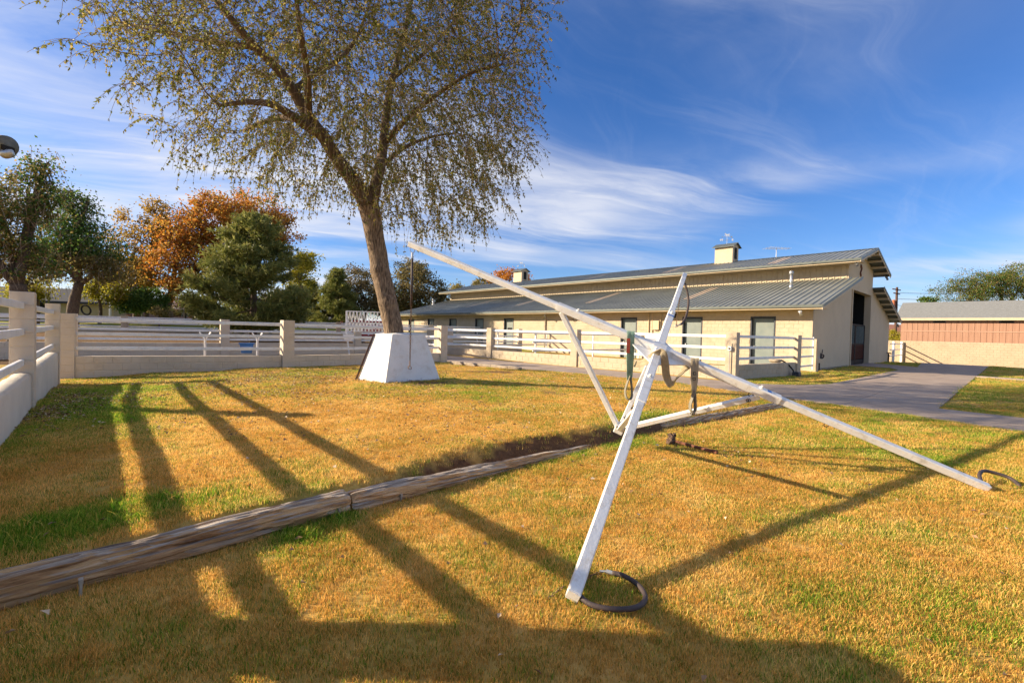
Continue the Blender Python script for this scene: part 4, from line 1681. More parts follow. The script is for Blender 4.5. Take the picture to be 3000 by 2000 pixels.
def weathervane(base, parent):
    v = MB()
    k = .62
    v.cyl(base - Z * .05, base + Z * (1.06 * k), .011, 8)
    # cardinal arms and letters
    e_dir = (V * .55 - U * .83).normalized()
    n_dir = Vector((-e_dir.y, e_dir.x, 0))
    zc = base + Z * (.46 * k)
    v.bar(zc - e_dir * (.46 * k), zc + e_dir * (.46 * k), .014, .014, ch=0)
    v.bar(zc - n_dir * (.46 * k), zc + n_dir * (.46 * k), .014, .014, ch=0)
    arrow = zc + Z * (.36 * k)
    v.bar(arrow - e_dir * (.5 * k), arrow + e_dir * (.48 * k), .014, .014, ch=0)
    v.prism([arrow - e_dir * (.5 * k) + Z * k * .07, arrow - e_dir * (.66 * k), arrow - e_dir * (.5 * k) - Z * k * .07], n_dir * .015)
    v.prism([arrow + e_dir * (.42 * k) + Z * k * .08, arrow + e_dir * (.62 * k) + Z * k * .10, arrow + e_dir * (.56 * k), arrow + e_dir * (.62 * k) - Z * k * .10, arrow + e_dir * (.42 * k) - Z * k * .08], n_dir * .015)
    o = v.build('weathervane', M_galv, parent)
    # trotting horse silhouette, standing on the arrow (outline clockwise, facing left)
    hz = [(-.36, .36), (-.40, .30), (-.34, .27), (-.27, .30), (-.22, .20), (-.24, .12), (-.36, .05), (-.38, -.06), (-.34, -.06), (-.31, .01), (-.18, .07),
          (-.17, -.10), (-.20, -.16), (-.14, -.16), (-.11, .06), (.10, .05), (.14, -.04), (.10, -.15), (.16, -.15), (.20, -.03), (.19, .04), (.30, -.04), (.36, -.14),
          (.40, -.12), (.33, .02), (.27, .12), (.30, .20), (.42, .12), (.46, .22), (.34, .27), (.22, .26), (0, .23), (-.14, .26), (-.24, .38), (-.31, .42)]
    h = MB().prism([arrow + e_dir * (x * .75 * k) + Z * ((.16 + y * .75) * k) for x, y in hz], n_dir * .02)
    # letters cut from flat plate, read from the yard
    for ch, c in (('W', zc - e_dir * (.62 * k)), ('E', zc + e_dir * (.62 * k))):
        cu = bpy.data.curves.new('letter', 'FONT')
        cu.body = ch
        cu.size = .34 * k
        cu.extrude = .012
        cu.offset = .008
        cu.align_x = 'CENTER'
        cu.align_y = 'CENTER'
        to = bpy.data.objects.new('letter', cu)
        COL.objects.link(to)
        dg = bpy.context.evaluated_depsgraph_get()
        me = bpy.data.meshes.new_from_object(to.evaluated_get(dg))
        bpy.data.objects.remove(to)
        mat = Matrix(((e_dir.x, 0, -n_dir.x), (e_dir.y, 0, -n_dir.y), (0, 1, 0)))
        h.add([Vector(c) + mat @ vv.co for vv in me.vertices], [tuple(p.vertices) for p in me.polygons])
        bpy.data.meshes.remove(me)
    # joined with the vane: plate pieces painted white
    me0 = o.data
    h.build('vane_plates', M_white, None)
    hp = COL.objects['vane_plates'] if 'vane_plates' in COL.objects else None
    hp = [q for q in COL.objects if q.name.startswith('vane_plates')][-1]
    # merge both meshes into the one weathervane part
    bm = bmesh.new()
    off = wloc(o)
    bm.from_mesh(me0)
    nf = len(bm.faces)
    base_me = hp.data
    vs = [bm.verts.new(Vector(vv.co) + hp.location - off) for vv in base_me.vertices]
    for p in base_me.polygons:
        try:
            f = bm.faces.new([vs[i] for i in p.vertices])
            f.material_index = 1
        except ValueError:
            pass
    bm.to_mesh(me0)
    bm.free()
    me0.materials.append(M_white)
    bpy.data.objects.remove(hp)


build_barn()

# ==================================================================== TIPPED HORSE WALKER
HO = Vector((1.715, 5.357, 1.188))
HA = Vector((-1.406, 6.181, 2.487))
HB = Vector((4.773, 4.549, -0.086))
HC = Vector((0.366, 2.457, -0.075))
HD = Vector((3.057, 8.242, 2.444))
HX = Vector((1.43, 5.952, 0.126))
HN = (HX - HO).normalized()


def build_walker():
    w = thing('horse_walker', 'white steel horse walker tipped on its side across the lawn', 'horse walker', (HO.x, HO.y, 0.0))
    eAB = (HB - HO).normalized()
    eCD = (HC - HO).normalized()

    def arm(name, end, lab, sl, other, nbolt):
        d = (end - HO).normalized()
        s1 = HO + d * sl
        lift = HN * (0.0)
        a = MB().bar(s1 - d * .25, end, .074, .074, up=HN, ch=.008)
        o = a.build('arm', M_wsteel, w)
        tag(o, lab)
        s = MB().bar(HO + d * .05, s1, .092, .092, up=HN, ch=.010).build('sleeve', M_wsteel, o)
        # collar line and bolts
        for k in nbolt:
            p = HO + d * (sl * k)
            b = MB()
            b.cyl(p - HN * .046, p - HN * .060, .022, 8)
            b.cyl(p - HN * .058, p - HN * .078, .013, 6)
            b.build('bolt', M_wsteel, o)
        # end cap
        MB().obox(end + d * .004, d, HN, d.cross(HN), .004, .034, .034).build('end_cap', M_wsteel, o)
        # pin ring under the sleeve
        rg = MB().torus(HO + d * (sl * .80) + HN * .075, d.cross(HN), .025, .004, 14, 5)
        rg.build('pin_ring', M_black, o)
        return o
    aA = arm('arm', HA, 'raised arm pointing to the tree, tether hanging from its tip', 1.30, HB, (.80, ))
    aB = arm('arm', HB, 'arm reaching down to the lawn on the right', 1.38, HA, (.84, ))
    aC = arm('arm', HC, 'near arm standing on the grass with a blunt foot', 1.32, HD, (.62, ))
    aD = arm('arm', HD, 'short upright arm against the barn roof', 1.30, HC, (.90, ))
    # blue tape marks
    dD = (HD - HO).normalized()
    MB().bar(HO + dD * 1.06, HO + dD * 1.10, .095, .095, up=HN, ch=.010).build('tape_mark', M_bluetape, aD)
    dB = (HB - HO).normalized()
    MB().obox(HO + dB * 1.25 - HN * .048, dB, dB.cross(HN), HN, .02, .02, .002).build('tape_mark', M_bluetape, aB)
    # hub: cross plates and gussets
    h = MB()
    h.obox(HO - HN * .0, eAB, eCD, HN, .075, .075, .05, .01)
    for (e1, e2) in ((eAB, eCD), (eAB, -eCD), (-eAB, eCD), (-eAB, -eCD)):
        c = HO + HN * .03
        h.prism([c + e1 * .05 + e2 * .05, c + e1 * .34 + e2 * .045, c + e1 * .045 + e2 * .34], HN * .012)
    h.build('hub', M_wsteel, w)
    # four braces gathered at the foot of the hub
    for (end, k, off, nm) in ((HA, .93, -eAB, 1), (HB, .90, eAB, 1), (HC, .99, eCD, 1), (HD, .93, -eCD, 1)):
        d = (end - HO).normalized()
        top = HO + d * (1.32 * k) + HN * .055
        a = HX + off * .04 - HN * .02
        o = MB().bar(a, top, .06, .06, up=d.cross(HN), ch=.006).build('brace', M_wsteel, w)
        q = MB()
        for f in (.03, .55, .93):
            p = a.lerp(top, f)
            sd = d.cross(HN).normalized()
            q.torus(p - sd * .036, sd, .022, .003, 12, 4)
            q.bar(p - sd * .03, p - sd * .05, .012, .012, ch=0)
        q.build('pin_ring', M_black, o)
    f = MB()
    f.obox(HX, HN, eAB, eCD, .05, .06, .06, .008)
    f.cyl(HX - HN * .02 - eAB * .08, HX - HN * .02 + eAB * .08, .014, 8)
    f.build('foot_bracket', M_wsteel, w)
    # eye hooks under the outer arms
    for end, fr in ((HA, .72), (HB, .60)):
        d = (end - HO).normalized()
        p = HO.lerp(end, fr)
        hk = MB()
        dn = HN
        hk.bar(p + dn * .042 - d * .12, p + dn * .042 + d * .12, .012, .01, ch=0)
        hk.torus(p + dn * .058 - d * .14, d.cross(dn), .022, .005, 12, 5)
        hk.build('eye_hook', M_black, w)
    return w


build_walker()


def chain(mb, pts, r=.0028, link=.022):
    pts = [Vector(p) for p in pts]
    tot = sum((b - a).length for a, b in zip(pts[:-1], pts[1:]))
    n = max(3, int(tot / (link * .78)))
    for k in range(n):
        dist = tot * (k + .5) / n
        i = 0
        while i < len(pts) - 2 and dist > (pts[i + 1] - pts[i]).length:
            dist -= (pts[i + 1] - pts[i]).length
            i += 1
        d = (pts[i + 1] - pts[i])
        p = pts[i] + d * min(1, dist / max(d.length, 1e-6))
        d.normalize()
        nr = d.orthogonal().normalized()
        if k % 2:
            nr = d.cross(nr)
        mb.torus(p, nr, link * .5, r, 8, 4, .62, major=d)


def curve_pts(ctrl, n=24):
    """Catmull-Rom through control points"""
    c = [Vector(p) for p in ctrl]
    c = [c[0] * 2 - c[1]] + c + [c[-1] * 2 - c[-2]]
    out = []
    m = len(c) - 3
    for i in range(m):
        for k in range(n // m + (1 if i == m - 1 else 0)):
            t = k / (n // m)
            p0, p1, p2, p3 = c[i:i + 4]
            out.append(.5 * ((2 * p1) + (p2 - p0) * t + (2 * p0 - 5 * p1 + 4 * p2 - p3) * t * t + (3 * p1 - p0 - 3 * p2 + p3) * t ** 3))
    return out


def build_tethers():
    # hanging from the raised arm
    dA = (HA - HO).normalized()
    tip = HA - dA * .045 - Z * .05
    e = thing('tether', 'black rubber tether with rusty chain hanging before the planter', 'tether', tuple(tip - Z * 1.5), 'rubber and chain tethers of the walker')
    sh = MB()
    sh.torus(tip - Z * .02, Vector((0, 1, 0)), .028, .005, 14, 6, 1.3)
    sh.cyl(tip - Z * .05, tip - Z * .13, .017, 8)
    sh.build('shackle', M_galv, e)
    MB().tube([tip - Z * .11, tip - Z * .4 + Vector((.003, 0, 0)), tip - Z * .76], .0165, 10).build('rubber_sleeve', M_rubber, e, True)
    c = MB()
    chain(c, [tip - Z * .74, tip - Z * 1.50], .0042, .03)
    c.build('chain', M_chain, e)
    s = MB()
    b = tip - Z * 1.53
    s.cyl(b + Z * .03, b - Z * .04, .008, 8)
    s.torus(b - Z * .065, Vector((0, 1, 0)), .020, .005, 12, 5, 1.2)
    s.build('snap_hook', M_chain, e)
    # from the upright arm
    dD = (HD - HO).normalized()
    a0 = HD - dD * .18 + Vector((.05, -.02, 0))
    e = thing('tether', 'short curved black tether hooked back on the upright arm', 'tether', tuple(a0 - Z * .9), 'rubber and chain tethers of the walker')
    p = [at(2006, 830, 7.924), at(2014, 858, 7.870), at(2017, 890, 7.762), at(2010, 925, 7.600), at(2000, 945, 7.493), at(1994, 950, 7.439)]
    MB().tube(curve_pts(p, 25), .019, 8).build('rubber_sleeve', M_rubber, e, True)
    c = MB()
    chain(c, [at(1995, 850, 7.762), at(1990, 885, 7.654), at(1984, 925, 7.493), at(1981, 953, 7.385)], .003, .025)
    c.build('chain', M_chain, e)
    s = MB()
    s.tube([at(1994, 949, 7.439), at(1988, 953, 7.406), at(1981, 954, 7.385)], .011, 8)
    s.torus(at(1981, 955, 7.385), Vector((0, 1, 0)), .02, .005, 12, 5)
    s.build('snap_hook', M_galv, e)
    # on the ground by the near foot

    def gp(x, y, h=.03):
        x, y = x * 1.097, y * 1.097
        return Vector((x, y, gz1(x, y) + h))
    e = thing('tether', 'dark rubber tether looped on the grass by the near foot', 'tether', (.60, 2.52, -.12), 'rubber and chain tethers of the walker')
    p = [gp(.35, 2.27, .05), gp(.41, 2.195), gp(.52, 2.165), gp(.635, 2.19), gp(.70, 2.27, .034), gp(.695, 2.38, .036), gp(.64, 2.47, .034), gp(.585, 2.50)]
    MB().tube(curve_pts(p, 42), .0145, 9).build('rubber_sleeve', M_rubber, e, True)
    s = MB()
    s.tube([gp(.59, 2.498), gp(.555, 2.515)], .0125, 8)
    s.tube([gp(.56, 2.513), gp(.52, 2.525, .024)], .007, 6)
    s.build('ferrule', M_galv, e)
    c = MB()
    chain(c, [gp(.53, 2.52, .02), gp(.47, 2.50, .012), gp(.40, 2.42, .01)], .003, .024)
    chain(c, [gp(.30, 2.33, .04), gp(.26, 2.31, .02), gp(.215, 2.25, .018)], .003, .024)
    c.build('chain', M_chain, e)
    # by the far foot
    e = thing('tether', 'dark rubber tether arched on the lawn beside the right arm tip', 'tether', (5.15, 4.83, -.12), 'rubber and chain tethers of the walker')
    p = [gp(4.42, 4.27, .05), gp(4.54, 4.40, .10), gp(4.68, 4.47, .11), gp(4.82, 4.40, .07), gp(4.80, 4.28, .02)]
    MB().tube(curve_pts(p, 28), .0175, 9).build('rubber_sleeve', M_rubber, e, True)
    c = MB()
    chain(c, [gp(4.80, 4.27, .02), gp(4.70, 4.22, .015), gp(4.58, 4.20, .012)], .003, .025)
    c.build('chain', M_chain, e)


build_tethers()


def ribbon(mb, pts, wdir, width, th=.006):
    """flat webbing along pts, width direction per point"""
    n = len(pts)
    if not isinstance(wdir, list):
        wdir = [wdir] * n
    if not isinstance(width, list):
        width = [width] * n
    vs, fs = [], []
    for i in range(n):
        d = (pts[min(i + 1, n - 1)] - pts[max(i - 1, 0)]).normalized()
        wv = (wdir[i] - d * wdir[i].dot(d)).normalized()
        nr = d.cross(wv).normalized()
        for a, b in ((-1, -1), (-.5, -1.25), (0, -.8), (.5, -1.25), (1, -1), (1, 1), (.5, 1.25), (0, .8), (-.5, 1.25), (-1, 1)):
            vs.append(pts[i] + wv * (a * width[i] / 2) + nr * (b * th / 2))
    for i in range(n - 1):
        for k in range(10):
            k2 = (k + 1) % 10
            fs.append((i * 10 + k, i * 10 + k2, (i + 1) * 10 + k2, (i + 1) * 10 + k))
    fs.append(tuple(range(9, -1, -1)))
    fs.append(tuple((n - 1) * 10 + k for k in range(10)))
    mb.add(vs, fs)
    return mb


def lerp_list(keys, n):
    m = len(keys) - 1
    out = []
    for i in range(n):
        t = i / (n - 1) * m
        k = min(int(t), m - 1)
        f = t - k
        a, b = keys[k], keys[k + 1]
        out.append(a.lerp(b, f) if isinstance(a, Vector) else a * (1 - f) + b * f)
    return out


def build_slings():
    X_ = Vector((1, 0, 0))
    dAB = (HA - HO).normalized()

    def onAB(px):   # point of the A-B beam seen at column px
        lo, hi = -1.0, 1.0
        best, bp_ = 1e9, None
        for k in range(401):
            p = HA.lerp(HB, k / 400)
            rel = p - Vector((0, 0, CAM_H))
            x = 1500 + 1345 * rel.dot(_rt2) / rel.dot(_fw)
            if abs(x - px) < best:
                best, bp_ = abs(x - px), p
        return bp_
    # green sling hung over the beam left of the hub
    P = onAB(1850)
    e = thing('lifting_sling', 'worn green webbing sling with orange label hung over the beam', 'sling', tuple(P - Z * .6))
    fwd = Vector((P.x, P.y, 0)).normalized()
    ctrl = [P + fwd * .075 - Z * .30, P + fwd * .072 - Z * .08, P + fwd * .060 + Z * .045, P + Z * .066, P - fwd * .062 + Z * .045, P - fwd * .072 - Z * .06, P - fwd * .075 - Z * .22, P - fwd * .07 - Z * .38,
            P - fwd * .065 - Z * .50]
    pts = curve_pts(ctrl, 40)
    wl = lerp_list([.088, .088, .088, .086, .082, .078, .06], len(pts))
    m = MB()
    ribbon(m, pts, X_ * 1.0 + Z * -.05, wl, .009)
    m.build('webbing', M_slingg, e)
    bot = pts[-1]
    lp = [bot + Z * .05, bot - Z * .02 - X_ * .02, bot - Z * .12 - X_ * .045, bot - Z * .20 - X_ * .035, bot - Z * .235 + X_ * .0, bot - Z * .20 + X_ * .032, bot - Z * .10 + X_ * .03, bot + Z * .02 + X_ * .012]
    lpp = curve_pts(lp, 35)
    m = MB()
    ribbon(m, lpp, Vector((.25, -1, .1)), .042, .008)
    m.build('eye_loop', M_slingd, e)
    lb = MB()
    q = P - fwd * .086
    lb.obox(q - Z * .10 - X_ * .026, X_, fwd, Z, .019, .0025, .085)
    lo = lb.build('label_tag', M_label, e)
    ik = MB()
    for k in range(7):
        ik.obox(q - Z * (.04 + .02 * k) - X_ * .026 - fwd * .0035, X_, fwd, Z, .012 - (k % 3) * .002, .0006, .0022)
    ik.build('label_print', M_slingd, lo)
    gl = MB()
    gl.obox(q - Z * .21 - X_ * .012, X_, fwd, Z, .022, .0025, .014)
    gl.build('label_tag', M_slingg, e)
    # tan sling laced through the hub
    e = thing('lifting_sling', 'tan webbing sling laced around the hub with an eye loop hanging', 'sling', (1.83, 5.18, .5))
    ctrl = [at(1846, 1063, 5.412), at(1866, 1066, 5.358), at(1893, 1058, 5.239), at(1917, 1040, 5.132), at(1934, 1029, 5.067), at(1944, 1038, 5.045), at(1949, 1068, 5.089),
            at(1952, 1100, 5.132), at(1963, 1124, 5.175), at(1975, 1119, 5.239), at(1992, 1098, 5.337), at(2012, 1074, 5.390), at(2028, 1054, 5.369)]
    pts = curve_pts(ctrl, 72)
    wdirs = lerp_list([Vector((.1, .3, 1)), Vector((.0, .3, 1)), Vector((-.3, .5, .9)), Vector((-.6, -.3, 1)), Vector((.2, -1, .5)), Vector((1, -.4, .4)), Vector((1, -.1, .1)), Vector((1, 0, -.1)),
                       Vector((.9, .6, .2)), Vector((.5, .2, .8)), Vector((.75, 0, .66)), Vector((.8, 0, .6)), Vector((1, 0, .2))], len(pts))
    m = MB()
    ribbon(m, pts, wdirs, lerp_list([.06, .075, .08, .08, .07, .075, .085, .085, .085, .085, .085, .085, .085], len(pts)), .009)
    m.build('webbing', M_slingt, e)
    Q = onAB(2036)
    f2 = Vector((Q.x, Q.y, 0)).normalized()
    ctrl = [Q + f2 * .085 - Z * .03, Q + f2 * .062 + Z * .045, Q + Z * .068, Q - f2 * .065 + Z * .045, Q - f2 * .078 - Z * .06, Q - f2 * .082 - Z * .18, Q - f2 * .08 - Z * .27, Q - f2 * .08 - Z * .33]
    pts = curve_pts(ctrl, 36)
    m = MB()
    ribbon(m, pts, X_, lerp_list([.085, .085, .085, .085, .085, .08, .06, .035], len(pts)), .009)
    m.build('webbing', M_slingt, e)
    # stencilled dark marks on the hanging end
    ik = MB()
    c = Q - f2 * .088 - Z * .10
    for (dx, dz, hx, hz) in ((-.012, .0, .004, .018), (.0, .014, .014, .003), (.0, -.014, .014, .003), (.016, 0, .003, .014), (-.005, -.05, .016, .003), (.012, -.06, .003, .014), (-.016, -.06, .003, .012), (0, -.075, .014, .003)):
        ik.obox(c + X_ * dx + Z * dz, X_, f2, Z, hx, .0012, hz)
    ik.build('stencil_mark', M_ink, e)
    bot = pts[-1]
    lp = [bot + Z * .04, bot - Z * .04 - X_ * .012, bot - Z * .12 - X_ * .035, bot - Z * .185 - X_ * .03, bot - Z * .205, bot - Z * .18 + X_ * .022, bot - Z * .10 + X_ * .018, bot + Z * .01 + X_ * .008]
    m = MB()
    ribbon(m, curve_pts(lp, 35), Vector((.3, -1, .1)), .045, .009)
    m.build('eye_loop', M_slingd, e)


build_slings()


# ==================================================================== LOGS, STAKES, STONE, PIPE
def log(name, label, a, b, r0, r1, z0, z1, seed, grp='weathered timbers edging the lawn', flat=.75):
    rg = np.random.default_rng(seed)
    a, b = Vector((*a, 0)), Vector((*b, 0))
    L_ = (b - a).length
    ns = int(L_ / .035)
    m = 44
    d = (b - a).normalized()
    n = Vector((-d.y, d.x, 0))
    mb = MB()
    # long splits run along the log: a 1-D profile that drifts slowly
    split = fbm(np.arange(m) * .9 + seed, np.full(m, seed * 1.3), 3)
    for i in range(ns + 1):
        t = i / ns
        c = a.lerp(b, t) + Z * (z0 + (z1 - z0) * t)
        r = r0 + (r1 - r0) * t
        for k in range(m):
            an = 2 * math.pi * k / m
            ca, sa = math.cos(an), math.sin(an)
            # squared-off timber with soft corners
            q = (abs(ca) ** 2.5 + abs(sa) ** 2.5) ** (-1 / 2.5)
            nz = float(vnoise(np.array([t * L_ * 2.2 + seed]), np.array([k * .38]))[0]) - .5
            n2 = float(vnoise(np.array([t * L_ * 9 + seed * 3]), np.array([k * 1.7 + seed]))[0]) - .5
            n3 = float(vnoise(np.array([t * L_ * 1.1 + seed]), np.array([k * 1.3 + seed * 2]))[0])
            gro = -.16 if (n3 > .74) else 0
            rr = r * (.95 * q + .30 * nz + .17 * n2 + gro)
            if i in (0, ns):
                rr *= .9
            mb.v.append(tuple(c + n * (ca * rr) + Z * (sa * rr * .95)))
    for i in range(ns):
        for k in range(m):
            k2 = (k + 1) % m
            mb.f.append((i * m + k, i * m + k2, (i + 1) * m + k2, (i + 1) * m + k))
    mb.f.append(tuple(range(m)))
    mb.f.append(tuple(ns * m + k for k in range(m)))
    o = mb.build(name, M_wood, None, False)
    tag(o, label, 'log', grp)
    return o


log('landscape_log', 'thick weathered log edging the lawn at lower left', (-3.74, 1.12), (-1.30, 3.655), .104, .098, -.048, -.048, 3)
log('landscape_log', 'half buried log tapering into the soil bank', (-1.285, 3.675), (1.04, 5.93), .096, .082, -.06, -.165, 8)
log('landscape_log', 'dark log end lying by the driveway edge', (2.36, 7.27), (6.3, 10.25), .09, .11, -.125, -.13, 14)


def stake(label, x, y, h, w, mat, tilt=(0, 0)):
    z = gz1(x, y)
    a = Vector((x, y, z - .1))
    b = a + Vector((tilt[0], tilt[1], h + .1))
    m = MB().bar(a, b, w, .014, up=Vector((.7, .7, 0)), ch=.003)
    m.bar(b - Z * .02 - Vector((.0, .0, 0)), b + Z * .004, w * 1.25, .02, up=Vector((.7, .7, 0)), ch=.003)
    o = m.build('stake', mat, None)
    tag(o, label, 'stake', 'flat stakes pinning the logs')


stake('grey stake standing before the left end of the log', -2.26, 2.41, .085, .028, M_galv, (-.005, .01))
stake('flat stake driven beside the joint of the two logs', -1.31, 3.52, .07, .03, M_stone, (0, .01))
stake('small stake beside the half buried log', -.92, 3.90, .06, .03, M_galv, (0, .01))

# low pale timber kerb at the driveway edge behind the planter
kb = thing('timber_kerb', 'pale broken timber kerb between lawn and driveway', 'kerb', (-.9, 18.0, -.08))
kp = [(-2.5, 19.2), (-1.9, 18.65), (-1.3, 18.15), (-.75, 17.75), (-.1, 17.2), (.35, 16.9)]
for k, (a, b) in enumerate(zip(kp[:-1], kp[1:])):
    A, B = Vector((*a, gz1(*a) + .05)), Vector((*b, gz1(*b) + .05 - .01 * k))
    d = (B - A).normalized()
    MB().bar(A + d * .015, B - d * .015, .20, .15, ch=.03).build('timber', M_stone, kb)

# dug-out clod of roots and the rusty pipe beside it
cl = MB()
rg = random.Random(5)
cc = Vector((2.17, 6.16, gz1(2.17, 6.16)))
for k in range(9):
    p = cc + Vector((rg.uniform(-.025, .025) + .008 * k, rg.uniform(-.03, .03) + .012 * k, .01 + k * .014))
    r = .052 - .003 * k
    vs = []
    bm = bmesh.new()
    bmesh.ops.create_icosphere(bm, subdivisions=2, radius=r)
    for v in bm.verts:
        v.co *= 1 + rg.uniform(-.28, .28)
    cl.add([p + v.co for v in bm.verts], [tuple(v.index for v in f.verts) for f in bm.faces])
    bm.free()
tag(cl.build('root_clod', M_clod, None), 'dark clod of earth and roots on the lawn by the rusty bar', 'clod')
a = Vector((2.23, 6.16, gz1(2.23, 6.16) + .05))
b = Vector((2.59, 5.70, gz1(2.59, 5.70) + .035))
pb = thing('rusty_bar', 'short rusty iron bar lying on the grass by the dark clod', 'bar', tuple(b))
MB().bar(a, b, .034, .034, ch=.006).build('shaft', M_rust, pb)
MB().bar(b - (b - a).normalized() * .05, b + (b - a).normalized() * .004, .046, .044, ch=.006).build('end_fitting', M_rust, pb)


# ==================================================================== TREE PLANTER AND SHADE ELM
def build_planter():
    F = Vector((-2.98, 10.89, 0))
    Rr = Vector((-1.86, 12.04, 0))
    Lf = Vector((-3.87, 11.53, 0))
    Bk = Lf + Rr - F
    cen = (F + Bk) / 2
    zb = .03
    zt = 1.20
    e = thing('tree_planter', 'white truncated pyramid planter box around the tree trunk', 'planter', (cen.x, cen.y, zb))
    base = [F, Rr, Bk, Lf]
    top = [cen + (p - cen) * k for p, k in zip(base, (.60, .60, .60, .60))]
    zbs = [gz1(p.x, p.y) - .01 for p in base]
    th = .05
    for i in range(4):
        j = (i + 1) % 4
        a, b = base[i] + Z * (zbs[i]), base[j] + Z * (zbs[j])
        c, d = top[j] + Z * zt, top[i] + Z * zt
        n = (b - a).cross(d - a).normalized()
        if n.dot((a + b) / 2 - cen) < 0:
            n = -n
        ins = .0015 * (1 if i % 2 else -1)
        # panels butt at the corners, a hairline apart
        ea = (b - a).normalized()
        et = (c - d).normalized()
        k = .004
        MB().prism([a + ea * k, b - ea * k, c - et * k, d + et * k], -n * th).build('side_panel', M_wplaster, e)
    # sloping cap around the trunk
    cap = MB()
    tc = cen + Z * (zt + .05)
    inn = [cen + (p - cen) * .30 + Z * (zt + .035) for p in base]
    for i in range(4):
        j = (i + 1) % 4
        cap.prism([top[i] + Z * (zt - .004), top[j] + Z * (zt - .004), inn[j], inn[i]], Z * .012)
    cap.build('cap', M_wplaster, e)
    so = MB().prism([q - Z * .02 for q in [cen + (p - cen) * .31 + Z * (zt + .02) for p in base]], Z * .03)
    so.build('soil', M_earth, e)
    # a dark strip along the far left edge
    a, b = Lf + Z * (gz1(Lf.x, Lf.y)), top[3] + Z * zt
    o = (Lf - cen).normalized()
    MB().bar(a + o * .035, b + o * .03, .03, .045, up=o, ch=.003).build('corner_strip', M_pole, e)
    # crumbled earth at the foot of the panels
    for k in range(12):
        t = random.random()
        p = F.lerp(Rr if k % 3 else Lf, t)
        n = Vector((.7, -.7, 0)) if k % 3 else Vector((-.7, -.7, 0))
        p = p + n * random.uniform(.01, .06)
        r = random.uniform(.014, .03)
        bm = bmesh.new()
        bmesh.ops.create_icosphere(bm, subdivisions=1, radius=r)
        for v in bm.verts:
            v.co *= 1 + random.uniform(-.35, .35)
        q = MB().add([p + v.co + Z * (gz1(p.x, p.y) + .005) for v in bm.verts], [tuple(v.index for v in f.verts) for f in bm.faces])
        bm.free()
        q.build('earth_crumb', M_earth, e)
    return cen


PLC = build_planter()


def tube_arr(mb, pts, rad, n):
    mb.tube(pts, rad, n, cap=False)


